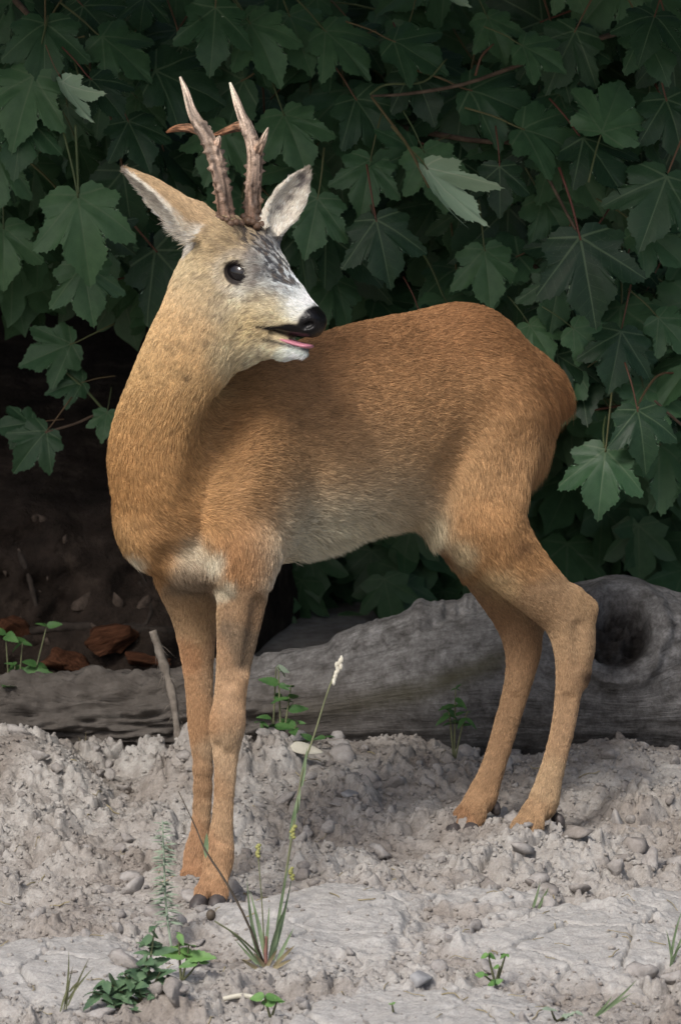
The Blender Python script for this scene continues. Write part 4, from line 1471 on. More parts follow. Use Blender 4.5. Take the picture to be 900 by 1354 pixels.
up_c = mixc(nt, blade_c, (0.11, 0.16, 0.085), math_n(nt, 'MULTIPLY', vein, 0.5))
under = mixc(nt, (0.30, 0.41, 0.28), (0.40, 0.48, 0.34), vein)
geo = N(nt, 'ShaderNodeNewGeometry')
nt.links.new(mixc(nt, up_c, under, geo.outputs['Backfacing']), bs.inputs['Base Color'])
add_bump(nt, bs, math_n(nt, 'SUBTRACT', math_n(nt, 'MULTIPLY', nL, 0.6), math_n(nt, 'MULTIPLY', vmain, 0.4)), 0.30, 0.003)
stalk_mat, nt, bs = new_mat('leaf_stalk', 0.5, 0.3)
oi = N(nt, 'ShaderNodeObjectInfo')
nt.links.new(ramp(nt, [(0.0, (0.12, 0.040, 0.028)), (0.3, (0.13, 0.075, 0.04)), (0.6, (0.11, 0.11, 0.045)), (1.0, (0.07, 0.10, 0.04))], oi.outputs['Random']), bs.inputs['Base Color'])
twig_mat, nt, bs = new_mat('maple_twig', 0.7, 0.2)
tc = N(nt, 'ShaderNodeTexCoord')
nt.links.new(ramp(nt, [(0.3, (0.060, 0.040, 0.028)), (0.7, (0.14, 0.10, 0.07))], tex_noise(nt, tc.outputs['Object'], 60, 4)), bs.inputs['Base Color'])

HALF = [(0.0, -0.03), (0.10, -0.15), (0.26, -0.16), (0.44, -0.06), (0.60, 0.03), (0.56, 0.12), (0.52, 0.19), (0.48, 0.25), (0.57, 0.31), (0.66, 0.43), (0.77, 0.63), (0.64, 0.66), (0.52, 0.67), (0.40, 0.63), (0.29, 0.55),
        (0.32, 0.66), (0.32, 0.78), (0.23, 0.87), (0.12, 0.96), (0.0, 1.12)]


def leaf_outline(seed, teeth=3):
    r_ = np.random.default_rng(seed)
    def side(sg):
        pts = np.array(HALF) * np.array((sg * r_.uniform(0.84, 0.98), 1.0)) + r_.normal(0, 0.012, (len(HALF), 2)) * np.array((1, 1))
        pts[0], pts[-1] = (0.0, -0.03), (0.0, 1.12)
        out = []
        for i in range(len(pts) - 1):
            a, b = pts[i], pts[i + 1]
            e = b - a
            n_ = np.array((e[1], -e[0])) * sg
            n_ = n_ / (np.linalg.norm(n_) + 1e-9)
            out.append(a)
            if teeth and i > 1:
                for k in range(1, teeth + 1):
                    t = k / (teeth + 1)
                    tooth = (0.025, -0.010)[k % 2]
                    out.append(a + e * (t + 0.08) + n_ * tooth)
        return out
    R_ = side(1) + [np.array((0.0, 1.12))]
    L_ = side(-1)[1:]
    return np.array(R_ + L_[::-1])


def leaf_mesh(seed, teeth=3, rings=(0.35, 0.7), stalk=0.75, curl=None):
    r_ = np.random.default_rng(seed)
    ol = leaf_outline(seed, teeth)
    c0 = np.array((0.0, 0.13))
    n_ = len(ol)
    sm_ = sum(np.roll(ol, k, 0) for k in range(-3, 4)) / 7
    lay = [c0[None]] + [c0 + (sm_ - c0) * k for k in rings] + [ol]
    P2 = np.concatenate(lay)
    f = []
    for k in range(n_):
        f.append((0, 1 + k, 1 + (k + 1) % n_))
    for j in range(len(rings)):
        a, b = 1 + j * n_, 1 + (j + 1) * n_
        for k in range(n_):
            k2 = (k + 1) % n_
            f.append((a + k, b + k, b + k2, a + k2))
    x, y = P2[:, 0], P2[:, 1]
    th = np.degrees(np.arctan2(x, y))
    rr_ = np.hypot(x, y)
    dv_ = np.min(np.abs(th[:, None] - np.array((0, 48, -48, 100, -100))[None]), 1)
    z = rr_ * np.sin(np.radians(np.minimum(dv_, 26))) * r_.uniform(0.14, 0.32)
    cx_, cy_ = (r_.uniform(0.05, 0.40), r_.uniform(0.05, 0.35)) if curl is None else curl
    z = z - cx_ * x * x - cy_ * np.maximum(y, 0) ** 2 + 0.10 * r_.normal() * x * y + 0.12 * fbm(np.stack([x, y, 0 * x + seed], 1), 3.0, 2, seed)
    vs = np.stack([x, y, z], 1)
    # stalk
    ph = r_.uniform(-0.3, 0.3)
    sp_ = spline([(0, 0.04, z[0] + 0.002), (0.02 * ph, -0.15, 0.02), (0.10 * ph, -0.45 * stalk - 0.1, 0.10), (0.3 * ph, -stalk - 0.15, 0.12)], 8)
    tv_, tq_, tt_ = tube(sp_, np.linspace(0.012, 0.017, 8), 6)
    me = bpy.data.meshes.new('leaf')
    nv = len(vs)
    faces = f + [tuple(i + nv for i in q) for q in tq_] + [tuple(i + nv for i in q) for q in tt_]
    allv = np.concatenate([vs, tv_])
    me.from_pydata(allv.tolist(), [], faces)
    me.update()
    mi = np.zeros(len(faces), np.int32)
    mi[len(f):] = 1
    me.polygons.foreach_set('material_index', mi)
    me.polygons.foreach_set('use_smooth', np.ones(len(faces), bool))
    a_ = me.attributes.new('LeafCo', 'FLOAT_VECTOR', 'POINT')
    a_.data.foreach_set('vector', np.concatenate([np.stack([x, y, 0 * x], 1), tv_ * 0 + 5]).astype(np.float32).ravel())
    me.materials.append(leaf_mat)
    me.materials.append(stalk_mat)
    return me


LEAVES = [leaf_mesh(700 + k) for k in range(12)]
CURLED = [leaf_mesh(730 + k, curl=(1.5, 0.5)) for k in range(3)]
FOLDED = [leaf_mesh(740 + k, curl=(-1.6, 0.3)) for k in range(2)]
tree = empty('maple_tree', (1.3, 2.05, 0.0))
tag(tree, 'sycamore maple with large dark green lobed leaves overhanging behind the deer', 'tree')


def put_leaf(px, py, d_, size, roll, nx=0.0, nzt=0.35, me=None, flip=False, base=False, r_=RNG):
    """size in metres of the blade; roll: degrees the tip swings from straight down (positive = to the right); nx, nzt tilt the face"""
    nrm = nz(RGT * nx - FWD + UPV * nzt)
    down = -UPV * math.cos(math.radians(roll)) + RGT * math.sin(math.radians(roll))
    yax = nz(down - nrm * (down @ nrm))
    if flip: nrm = -nrm
    xax = np.cross(yax, nrm)
    me = me or LEAVES[int(r_.integers(len(LEAVES)))]
    o = bpy.data.objects.new('leaf', me)
    COL.objects.link(o)
    o.parent = tree
    o.matrix_parent_inverse = Matrix.Translation(-tree.location)
    size = size * 0.74
    p = W(px, py, d_) - (0 if base else 1) * yax * size * 0.42
    M = np.eye(4)
    M[:3, 0], M[:3, 1], M[:3, 2], M[:3, 3] = xax * size, yax * size, nrm * size, p
    o.matrix_basis = Matrix(M.tolist())
    return o


# the leaves that stand out, one by one: px, py of the stalk joint, depth, blade length (m), roll, face tilt
KEY = [
    (103, 258, .46, .150, 8, 0.0, .30, 0, 0), (45, 100, .48, .135, -15, -.1, .4, 1, 0), (30, 150, .50, .120, -8, .2, .5, 2, 0), (120, 105, .47, .095, 35, .1, .6, 3, 0),
    (135, 50, .52, .115, 50, .2, .5, 4, 0), (60, 30, .50, .125, 0, .0, .5, 5, 0), (285, 10, .45, .120, -5, .1, .4, 6, 0), (205, 95, .55, .140, 75, .3, .5, 7, 0),
    (497, 290, .50, .120, 12, .0, .30, 8, 0), (420, 262, .52, .110, -12, .1, .30, 9, 0), (766, 314, .46, .155, 10, .05, .30, 10, 0), (490, 210, .55, .105, -10, .1, .4, 11, 0),
    (842, 542, .50, .105, 8, .1, .35, 0, 0), (800, 595, .52, .125, -6, -.05, .35, 3, 0), (865, 20, .44, .105, -15, .1, .9, 5, 0), (850, 40, .52, .110, 20, .0, .6, 2, 0),
    (795, 175, .50, .130, 160, .1, .4, 1, 0), (770, 185, .52, .120, 30, .1, .7, 4, 0), (660, 220, .52, .090, 0, .0, .4, 6, 0), (880, 235, .50, .140, -20, .1, .4, 7, 0),
    (690, 60, .50, .090, 60, .2, .7, 9, 0), (520, 55, .55, .110, 60, .1, .7, 10, 0), (375, 150, .58, .120, 20, .0, .5, 11, 0), (330, 30, .50, .120, 25, .1, .5, 0, 0),
    (545, 90, .58, .110, 20, .0, .4, 2, 0), (620, 120, .56, .140, 75, .2, .5, 3, 0), (690, 170, .54, .130, 70, .1, .6, 5, 0), (760, 40, .56, .120, -25, .0, .3, 8, 0),
    (820, 440, .58, .110, -12, .1, .4, 4, 0), (870, 420, .60, .090, 40, .1, .4, 6, 0), (735, 470, .62, .090, 60, .1, .4, 7, 0), (700, 430, .60, .080, 30, .1, .4, 9, 0),
    (95, 455, .92, .105, -70, .0, .3, 10, 0), (110, 505, .92, .072, -75, .1, .4, 11, 0), (62, 570, .90, .094, -40, .0, .3, 0, 0), (142, 545, .90, .058, -10, .1, .4, 2, 0),
    (42, 560, .94, .074, -85, .0, .4, 3, 0), (300, 170, .62, .110, -20, .0, .4, 4, 0), (240, 60, .60, .110, 10, .1, .4, 6, 0), (430, 40, .56, .115, 40, .1, .6, 8, 0),
    (0, 200, .52, .120, -10, .2, .3, 1, 0), (170, 160, .56, .100, 20, .2, .5, 9, 0), (5, 300, .60, .110, 0, .1, .3, 5, 0), (110, 350, .56, .110, 10, .0, .2, 7, 0),
    (740, 360, .60, .110, -10, .1, .3, 8, 0), (560, 200, .56, .110, 20, .1, .4, 0, 0), (640, 330, .60, .110, 5, .1, .3, 3, 0), (470, 130, .60, .120, 30, .1, .4, 5, 0),
    (845, 300, .56, .110, 50, .1, .5, 10, 0), (880, 130, .54, .120, 15, .1, .4, 11, 0),
    # pale undersides and folded blades
    (565, 222, .44, .130, 50, .85, -.30, 'c0', 1), (83, 108, .44, .085, 28, .55, .1, 'c1', 1), (262, 8, .47, .050, 10, .55, .1, 'c2', 1), (582, -22, .44, .065, 45, .3, .1, 'c0', 1),

]
for px, py, d_, size, roll, nx, nzt, mi, fl in KEY:
    me = LEAVES[mi] if not isinstance(mi, str) else CURLED[int(mi[1])]
    o = put_leaf(px, py, d_, size, roll, nx, nzt, me, bool(fl), base=True)
    if fl: o.matrix_basis = o.matrix_basis @ Matrix.Diagonal((0.62, 1.0, 1.0, 1.0))
r = np.random.default_rng(77)


def leafy(px, py):
    """how leafy the picture is there: dense above, thinning over the dark hollow"""
    lo_ = np.interp(px, (0, 90, 180, 260, 420, 560, 680, 760, 900), (330, 330, 360, 400, 430, 440, 470, 600, 640))
    v = float(sstep(lo_ + 50, lo_ - 90, py))
    return v


n_left = 300 - len(KEY)
while n_left > 0:
    px, py = r.uniform(-40, 940), r.uniform(-40, 680)
    if r.random() > leafy(px, py): continue
    d_ = 0.56 + 0.45 * r.random() ** 0.9
    put_leaf(px, py, d_, r.uniform(0.075, 0.165), r.normal(5, 42), r.normal(0, 0.42), r.uniform(-0.1, 1.1), r_=r)
    n_left -= 1
# the rest of the crown: one mass above, behind and beside the view
low = []
for k in range(6):
    ol = leaf_outline(900 + k, 0)
    c0 = np.array((0.0, 0.13))
    vs = np.vstack([c0, ol])
    z = -0.25 * vs[:, 0] ** 2 - 0.2 * np.maximum(vs[:, 1], 0) ** 2
    low.append((np.column_stack([vs, z]), np.array([(0, 1 + i, 1 + (i + 1) % len(ol)) for i in range(len(ol))])))
vv, ff, lc_, off_ = [], [], [], 0
cnt = 0
while cnt < 11500:
    x = r.uniform(-2.6, 2.8)
    y = r.uniform(0.15, 2.9)
    z = r.uniform(0.22, 2.6)
    if cnt < 1300:                                   # the layer right behind the single leaves
        pxx, pyy = r.uniform(-60, 960), r.uniform(-60, 860)
        hollow = 320 < pxx and pyy < 850
        if r.random() > max(leafy(pxx, pyy - 40), 0.9 if hollow else 0.0): continue
        x, y, z = W(pxx, pyy, r.uniform(0.95, 1.45) + (0.62 if pyy > 560 else 0.0))
    if 1300 <= cnt < 3300:                          # unseen leaves added over the animal, above the view, to shade the background
        x, y, z = r.uniform(-1.9, 1.7), r.uniform(-0.28, 0.75), r.uniform(1.42, 1.85)
    if cnt >= 3300 and y < 1.2 and z < 1.24 + 0.22 * max(0.0, 0.8 - y): continue            # the view itself is filled leaf by leaf
    inview = cnt >= 3300 and abs(x) < 0.75 and z < 1.35
    if inview:
        q = (np.array((x, y, z)) - CEN)
        s = (DIST + q @ FWD) / DIST
        pxx, pyy = 450 + 1000 * (q @ RGT) / s, 677 - 1000 * (q @ UPV) / s
        if y < 1.3 or r.random() > max(leafy(pxx, pyy - 60), 0.45 if 330 < pxx < 900 and pyy < 850 else 0.05): continue
    yx = nz(np.array((r.normal(0, 0.5), r.normal(-0.5, 0.4), -1.0)))
    nn = nz(np.array((r.normal(0, 0.4), -0.9, r.uniform(0.1, 1.2))))
    nn = nz(nn - yx * (nn @ yx))
    xx = np.cross(yx, nn)
    b_, f_ = low[cnt % 6]
    s = r.uniform(0.07, 0.11)
    if 1300 <= cnt < 3300:
        nn = nz(np.array((r.normal(0, 0.4), -0.5, 1.0)))
        nn = nz(nn - yx * (nn @ yx))
        xx = np.cross(yx, nn)
    vv.append(np.array((x, y, z)) + s * (b_[:, :1] * xx + b_[:, 1:2] * yx + b_[:, 2:3] * nn))
    ff.append(f_ + off_)
    lc_.append(np.column_stack([b_[:, :2], 0 * b_[:, 0]]))
    off_ += len(b_)
    cnt += 1
cme = mesh_np('crown', np.concatenate(vv), np.concatenate(ff))
a_ = cme.attributes.new('LeafCo', 'FLOAT_VECTOR', 'POINT')
a_.data.foreach_set('vector', np.concatenate(lc_).astype(np.float32).ravel())
crown = link('crown', cme, leaf_mat, tree)
crown['kind'] = 'stuff'
# trunk, limbs and the twigs in view
tr = spline([(1.30, 2.05, -0.1, .16), (1.27, 2.0, 0.6, .13), (1.2, 1.9, 1.4, .11), (1.0, 1.8, 2.3, .08), (0.8, 1.7, 3.2, .05)], 24)
MB().tube(tr[:, :3], tr[:, 3], 14).build('trunk', twig_mat, tree)
for pts in (((1.25, 1.95, 1.0, .05), (0.9, 1.5, 1.25, .035), (0.4, 1.15, 1.30, .022), (-0.2, 1.0, 1.32, .014), (-0.7, 0.9, 1.30, .006)),
            ((1.22, 1.9, 1.3, .05), (0.8, 1.3, 1.5, .03), (0.2, 0.7, 1.6, .02), (-0.5, 0.3, 1.55, .008)),
            ((1.2, 1.85, 1.5, .05), (1.1, 1.1, 1.65, .03), (0.9, 0.4, 1.65, .018), (0.6, -0.1, 1.55, .006)),
            ((1.27, 2.0, 0.7, .045), (1.0, 1.5, 0.85, .03), (0.7, 1.1, 0.82, .018), (0.45, 0.95, 0.74, .006))):
    P = spline(pts, 20)
    MB().tube(P[:, :3], P[:, 3], 10).build('limb', twig_mat, tree)
for pts in (((490, 127, .52, .0018), (540, 124, .53, .0026), (610, 112, .54, .0030), (675, 90, .55, .0034), (760, 60, .60, .004), (900, 20, .75, .006)),
            ((489, 125, .52, .0018), (510, 112, .53, .0018), (560, 108, .54, .0016), (590, 78, .55, .0012)),
            ((491, 128, .52, .0020), (515, 160, .50, .0020), (540, 195, .47, .0022), (567, 248, .45, .0018)),
            ((628, 100, .54, .0020), (636, 75, .54, .0018), (652, 58, .55, .0014)),
            ((766, 314, .46, .0022), (745, 275, .49, .0022), (718, 225, .53, .0024), (690, 192, .56, .0030), (620, 185, .62, .004), (480, 160, .8, .006)),
            ((690, 192, .56, .0016), (720, 200, .55, .0015), (742, 212, .55, .0012)),
            ((100, 165, .47, .0020), (102, 205, .47, .0021), (104, 256, .46, .0020)), ((80, 60, .52, .0024), (62, 45, .54, .0030), (20, 0, .62, .005)),
            ((42, 95, .48, .0018), (55, 70, .50, .0020), (78, 58, .52, .0022)), ((50, 94, .50, .0016), (65, 66, .51, .0018), (80, 60, .52, .0020)), ((78, 110, .50, .0016), (80, 85, .51, .0018), (80, 60, .52, .0020)),
            ((104, 98, .50, .0016), (95, 72, .51, .0017), (80, 60, .52, .0020)), ((112, 48, .50, .0016), (95, 52, .51, .0017), (82, 60, .52, .0020)),
            ((810, 453, .60, .0018), (860, 448, .64, .002), (960, 450, .75, .003)), ((865, 530, .54, .0018), (905, 565, .58, .0022), (960, 600, .66, .003)), ((878, 493, .60, .0016), (960, 495, .7, .002)),
            ((843, 540, .50, .0016), (848, 525, .53, .0016), (865, 500, .58, .0018), (878, 493, .60, .002)), ((798, 592, .52, .0016), (797, 570, .54, .0016), (800, 550, .58, .0014)),
            ((60, 572, .90, .0020), (100, 560, .91, .0022), (133, 547, .92, .0024), (190, 540, .98, .0032)), ((82, 488, .92, .0018), (110, 512, .92, .0020), (140, 545, .92, .0024)),
            ((497, 290, .50, .0016), (490, 272, .54, .0016), (482, 240, .60, .002), (470, 200, .70, .003)), ((760, 470, .66, .0024), (735, 400, .7, .003), (700, 340, .75, .004))):
    limb('twig', pts, twig_mat if pts[-1][3] > 0.0025 else stalk_mat, parent=tree, sides=6, n=16)
# ------------------------------------------------------------------ small plants and things on the ground
def green(name, a, b, rough=0.55, scale=60, sub=0.0):
    m, nt, bs = new_mat(name, rough, 0.3)
    tc = N(nt, 'ShaderNodeTexCoord')
    nt.links.new(ramp(nt, [(0.3, a), (0.7, b)], tex_noise(nt, tc.outputs['Object'], scale, 4)), bs.inputs['Base Color'])
    return m


g_grass = green('grass_blade', (0.10, 0.155, 0.075), (0.21, 0.27, 0.16))
g_dry = green('dry_grass', (0.22, 0.18, 0.10), (0.36, 0.31, 0.19))
g_mint = green('herb_leaf', (0.055, 0.105, 0.058), (0.105, 0.175, 0.09))
g_pale = green('grey_green_leaf', (0.19, 0.25, 0.18), (0.30, 0.36, 0.27))
g_bright = green('bright_leaf', (0.07, 0.16, 0.045), (0.14, 0.26, 0.075))
g_shade = green('seedling_leaf', (0.030, 0.080, 0.022), (0.065, 0.14, 0.040))
g_yel = green('yellow_floret', (0.22, 0.23, 0.07), (0.33, 0.32, 0.12))
g_stem = green('plant_stem', (0.10, 0.11, 0.06), (0.17, 0.18, 0.095))
g_dark = green('dark_stem', (0.05, 0.04, 0.03), (0.10, 0.08, 0.06))
g_cream = green('bleached_leaf', (0.50, 0.47, 0.38), (0.62, 0.59, 0.50))
g_red = green('red_sheath', (0.16, 0.075, 0.070), (0.24, 0.13, 0.10))


def strip(mb, base, dirv, length, width, nrm, bend=0.3, fold=0.25, seg=7, shape=None, side=0.0, twist=0.0):
    """a leaf blade with a keel: five points across, tapering, bending along nrm"""
    dirv = nz(dirv)
    nrm = nz(np.asarray(nrm, float) - dirv * np.dot(nrm, dirv))
    sd = np.cross(dirv, nrm)
    vs, f = [], []
    for i in range(seg + 1):
        t = i / seg
        w = width * (shape(t) if shape else (1 - t ** 2.2) * (0.55 + 0.45 * min(1, t * 4)))
        c = base + dirv * length * (t - 0.25 * bend * t ** 3) + nrm * length * bend * t * t + sd * side * length * t * t
        tw = twist * t
        s2, n2 = sd * math.cos(tw) + nrm * math.sin(tw), nrm * math.cos(tw) - sd * math.sin(tw)
        for k in (-1, 0, 1):
            vs.append(c + s2 * w * 0.5 * k - n2 * (fold * w * 0.5 * (1 - abs(k))))
    for i in range(seg):
        for k in (0, 1):
            a = i * 3 + k
            f.append((a, a + 1, a + 4, a + 3))
    mb.add(np.array(vs), f)


LANCE = lambda t: max(0.02, math.sin(math.pi * min(1, t ** 0.8)) ** 0.8)
OVATE = lambda t: max(0.02, math.sin(math.pi * min(1.0, t ** 0.6)) ** 0.75)


def stemc(parent, pts, mat, name='stem', sides=6, n=14):
    P = spline(np.array(pts), n)
    return MB().add(*tube(P[:, :3], P[:, 3], sides)).build(name, mat, parent), P


TOCAM = -FWD
# the long grass stalk with its seed head, standing right of the front legs
foot = drop(372, 1195)
fd = (foot - CEN) @ FWD
gs = empty('grass_stalk', foot)
tag(gs, 'tall thin grass stalk with pale seed head leaning right of the front legs', 'grass')
stemc(gs, [(*foot, .0018), (*W(386, 1105, fd + .00), .0017), (*W(400, 1020, fd), .0015), (*W(416, 970, fd), .0013), (*W(432, 918, fd), .0012), (*W(448, 876, fd), .0009)], g_stem)
for (a, b_, lo_, wd) in ((384, 1110, 0.060, 0.0065), (398, 1040, 0.052, 0.0060), (392, 1075, 0.035, 0.005)):
    mb = MB()
    strip(mb, W(a, b_, fd), nz(UPV + 0.16 * RGT), lo_, wd, TOCAM, 0.15)
    mb.build('blade', g_grass, gs)
for i in range(15):
    t = i / 14
    c = W(441 + 10 * t + RNG.normal(0, 1.2), 902 - 32 * t, fd)
    vs, q = blob(c, np.array((RGT, FWD, UPV)), np.array((0.0022, 0.0022, 0.0042)) * RNG.uniform(0.8, 1.2), 8, 6)
    MB().add(vs, q).build('seed', g_cream, gs)

# the grass tuft in front of the hoof
tf = drop(352, 1278)
td = (tf - CEN) @ FWD
tuft = empty('grass_tuft', tf)
tag(tuft, 'green grass tuft with broad blades growing in front of the front hooves', 'grass')
BL = [(345, 1270, 312, 1165, .006), (352, 1272, 336, 1180, .006), (356, 1270, 374, 1185, .007), (360, 1268, 394, 1148, .006), (362, 1270, 376, 1125, .005), (350, 1276, 357, 1195, .005),
      (345, 1278, 300, 1210, .004), (365, 1276, 385, 1225, .005), (340, 1275, 308, 1240, .004), (348, 1278, 328, 1228, .005)]
for (x0, y0, x1, y1, wd) in BL:
    a, b_ = W(x0, y0, td), W(x1, y1, td + RNG.uniform(-0.03, 0.02))
    mb = MB()
    strip(mb, a, b_ - a, np.linalg.norm(b_ - a), wd, TOCAM + RGT * RNG.normal(0, 0.4), RNG.uniform(-0.15, 0.3), 0.35, 9, twist=RNG.normal(0, 0.5), side=RNG.normal(0, 0.1))
    mb.build('blade', g_grass, tuft)
for (x0, y0, x1, y1) in ((352, 1282, 330, 1250), (350, 1283, 372, 1245), (356, 1284, 395, 1262), (345, 1284, 310, 1262), (360, 1280, 398, 1240)):
    a, b_ = W(x0, y0, td), W(x1, y1, td - 0.02)
    mb = MB()
    strip(mb, a, b_ - a, np.linalg.norm(b_ - a), 0.005, TOCAM, 0.3)
    mb.build('dry_blade', g_dry, tuft)
stemc(tuft, [(*W(352, 1275, td), .0025), (*W(351, 1255, td), .0028), (*W(352, 1238, td), .0020)], g_red, 'sheath')
stemc(tuft, [(*W(348, 1272, td), .0016), (*W(325, 1215, td - .02), .0015), (*W(298, 1165, td - .03), .0014), (*W(272, 1125, td - .03), .0012), (*W(258, 1092, td - .03), .0008), (*W(236, 1046, td - .03), .0006)], g_dark, 'stalk')
mb = MB(); strip(mb, W(272, 1135, td - .03), UPV + 0.05 * RGT, 0.032, 0.006, TOCAM, 0.1, shape=LANCE); mb.build('blade', g_grass, tuft)
stemc(tuft, [(*W(342, 1262, td), .0013), (*W(315, 1238, td - .02), .0012), (*W(284, 1218, td - .03), .0010)], g_stem, 'stalk')
vs, q = blob(W(279, 1210, td - .03), np.array((RGT, FWD, UPV)), (0.0060, 0.0060, 0.0072), 12, 8)
MB().add(vs, q).build('seed_pod', g_dark, tuft)
for (x, y) in ((388, 1100), (341, 1125), (386, 1155)):
    c = W(x, y, td - 0.01)
    mb = MB()
    for k in range(7):
        vs, q = blob(c + UPV * (k - 3) * 0.0022 + RGT * RNG.normal(0, 0.0012), np.array((RGT, FWD, UPV)), np.array((0.0024, 0.0024, 0.0020)) * RNG.uniform(0.8, 1.3), 8, 6)
        mb.add(vs, q)
    mb.build('floret', g_yel, tuft)
    if (x, y) == (341, 1125):
        stemc(tuft, [(*W(350, 1262, td), .0010), (*W(346, 1190, td - .01), .0009), (*W(341, 1128, td - .01), .0007)], g_stem, 'stalk')

# pale feathery spike
sf = drop(228, 1262)
sd_ = (sf - CEN) @ FWD
spk_ = empty('feathery_herb', sf)
tag(spk_, 'pale feathery upright herb with tiny needle leaves left of the hooves', 'plant')
_, P = stemc(spk_, [(*sf, .0018), (*W(220, 1200, sd_), .0016), (*W(217, 1140, sd_), .0013), (*W(215, 1085, sd_), .0008)], g_pale, n=40)
for k in range(190):
    t = RNG.uniform(0.22, 1.0)
    i = min(39, int(t * 39))
    an = RNG.uniform(0, 6.28)
    dd = nz(RGT * math.cos(an) + FWD * math.sin(an) + UPV * RNG.uniform(-0.1, 0.5))
    mb = MB()
    strip(mb, P[i, :3], dd, RNG.uniform(0.014, 0.022) * (1.1 - 0.45 * t), 0.0032, UPV + 0.5 * TOCAM, -0.3, 0.2, 3, shape=LANCE)
    mb.build('leaf', g_pale, spk_)


def serrate(name, base, dirv, length, width, nrm, mat, parent, bend=-0.3, teeth=6):
    """ovate toothed leaf"""
    dirv = nz(dirv)
    nrm = nz(nrm - dirv * (nrm @ dirv))
    sd = np.cross(dirv, nrm)
    vs, f = [], []
    seg = teeth * 2
    for i in range(seg + 1):
        t = i / seg
        w = width * 0.5 * OVATE(t) * (1.0 if i % 2 else 0.84)
        c = base + dirv * length * t + nrm * length * bend * t * t
        for k in (-1, -0.5, 0, 0.5, 1):
            vs.append(c + sd * w * k + dirv * (0.03 * length if i % 2 else 0) * abs(k) + nrm * width * (0.16 * abs(k) - 0.08 * (abs(k) > 0.9)))
    for i in range(seg):
        for k in range(4):
            a = i * 5 + k
            f.append((a, a + 1, a + 6, a + 5))
    return MB().add(np.array(vs), f).build(name, mat, parent)


def herb(name, label, px, py, stems, mat, cat='plant', toplead=None, leafsz=0.03, asp=0.6, group=None, per=3, depth=None):
    ft_ = drop(px, py) if depth is None else W(px, py, depth)
    if depth is not None: ft_[2] = gh(ft_[0], ft_[1])[0]
    dd = (ft_ - CEN) @ FWD
    root = empty(name, ft_)
    tag(root, label, cat, group)
    for (x1, y1, sc, nodes) in stems:
        x0 = px + (x1 - px) * 0.1
        _, P = stemc(root, [(*(ft_ + RGT * (x0 - px) / 1000), .0016), (*W(px + (x1 - px) * 0.6, py + (y1 - py) * 0.55, dd - 0.01), .0014), (*W(x1, y1, dd - 0.02), .0009)], g_stem, n=20)
        for j in range(nodes):
            t = 0.30 + 0.70 * (j + 1) / nodes
            i = min(19, int(t * 19))
            for k in range(per):
                an = j * 1.57 + k * (6.28 / per) + RNG.normal(0, 0.3)
                if per > 2 and RNG.random() < 0.18: continue
                dv2 = nz(RGT * math.cos(an) + FWD * math.sin(an) * 0.8 + UPV * RNG.uniform(-0.55, 0.65))
                L_ = leafsz * sc * RNG.uniform(0.5, 1.2) * (1.0 if j < nodes - 1 else 0.6)
                serrate('leaf', P[i, :3], dv2, L_, L_ * asp, UPV + TOCAM * RNG.uniform(0.3, 1.6) + RGT * RNG.normal(0, 0.5), mat, root, RNG.uniform(-0.45, -0.1))
    return root


herb('toothed_herb', 'dark green bushy herb with toothed leaves at the bottom left', 190, 1325, [(140, 1298, 1.0, 4), (165, 1288, .9, 4), (195, 1262, 1.0, 5), (205, 1225, .95, 5), (185, 1310, .9, 3), (225, 1300, .8, 3), (160, 1318, .8, 2), (120, 1312, .9, 3), (175, 1300, 1.0, 4), (212, 1285, .9, 4), (240, 1318, .8, 3), (150, 1330, .9, 3)], g_mint, leafsz=0.030)
herb('broad_leaf_weed', 'slender weed with broad bright leaves between the bushy herb and grass tuft', 240, 1300, [(250, 1250, .9, 2), (262, 1272, 1.0, 1), (236, 1235, .8, 2)], g_bright, leafsz=0.040, asp=0.55, per=2)
herb('bottom_leaf_plant', 'single broad bright leaf plant below the grass tuft', 358, 1345, [(350, 1318, 1.0, 1), (366, 1325, .9, 1)], g_bright, leafsz=0.036, asp=0.8, per=2)
herb('clover_plant', 'small bright clover clump growing from a crack in the pale slabs', 655, 1300, [(645, 1262, .8, 1), (668, 1262, .8, 1), (640, 1290, .8, 1), (660, 1278, .7, 1), (655, 1300, .6, 1)], g_bright, leafsz=0.030, asp=0.8, per=4)
herb('pale_weed', 'pale flat weed at the bottom edge right of the clover', 735, 1352, [(728, 1335, .8, 1), (748, 1342, .7, 1), (760, 1338, .6, 1)], g_pale, leafsz=0.026, asp=0.6, per=3)
herb('tiny_sprout', 'tiny green sprout below the grey pebble', 520, 1338, [(518, 1328, .8, 1)], g_bright, leafsz=0.013, asp=0.6, per=3)
herb('trunk_seedling', 'leafy green seedling in front of the trunk between the hind legs', 600, 985, [(602, 910, .9, 4), (592, 935, .8, 3), (618, 940, .8, 3)], g_shade, leafsz=0.026, asp=0.40, per=3, depth=0.45)
herb('shaded_seedling', 'dim green seedling in front of the trunk right of the front legs', 372, 985, [(358, 950, 1.0, 2), (385, 905, 1.0, 3), (345, 955, .9, 2), (395, 955, 1.0, 2), (368, 880, .8, 3), (430, 975, .8, 2)], g_shade, leafsz=0.032, asp=0.55, per=3, depth=0.46)
herb('bank_seedling', 'dark leafy seedling standing at the left edge before the bank', 18, 985, [(30, 850, 1.0, 2), (20, 880, 1.0, 2), (68, 905, 1.0, 2), (62, 828, 1.0, 2), (8, 840, 1.2, 2)], g_shade, leafsz=0.042, asp=0.6, per=3)
# single pale leaf nodding above the shaded seedling
herb('nodding_leaf_plant', 'one pale drooping leaf on a stem above the shaded seedling', 360, 975, [(365, 882, 1.0, 1)], g_pale, leafsz=0.040, asp=0.62, per=1, depth=0.47)


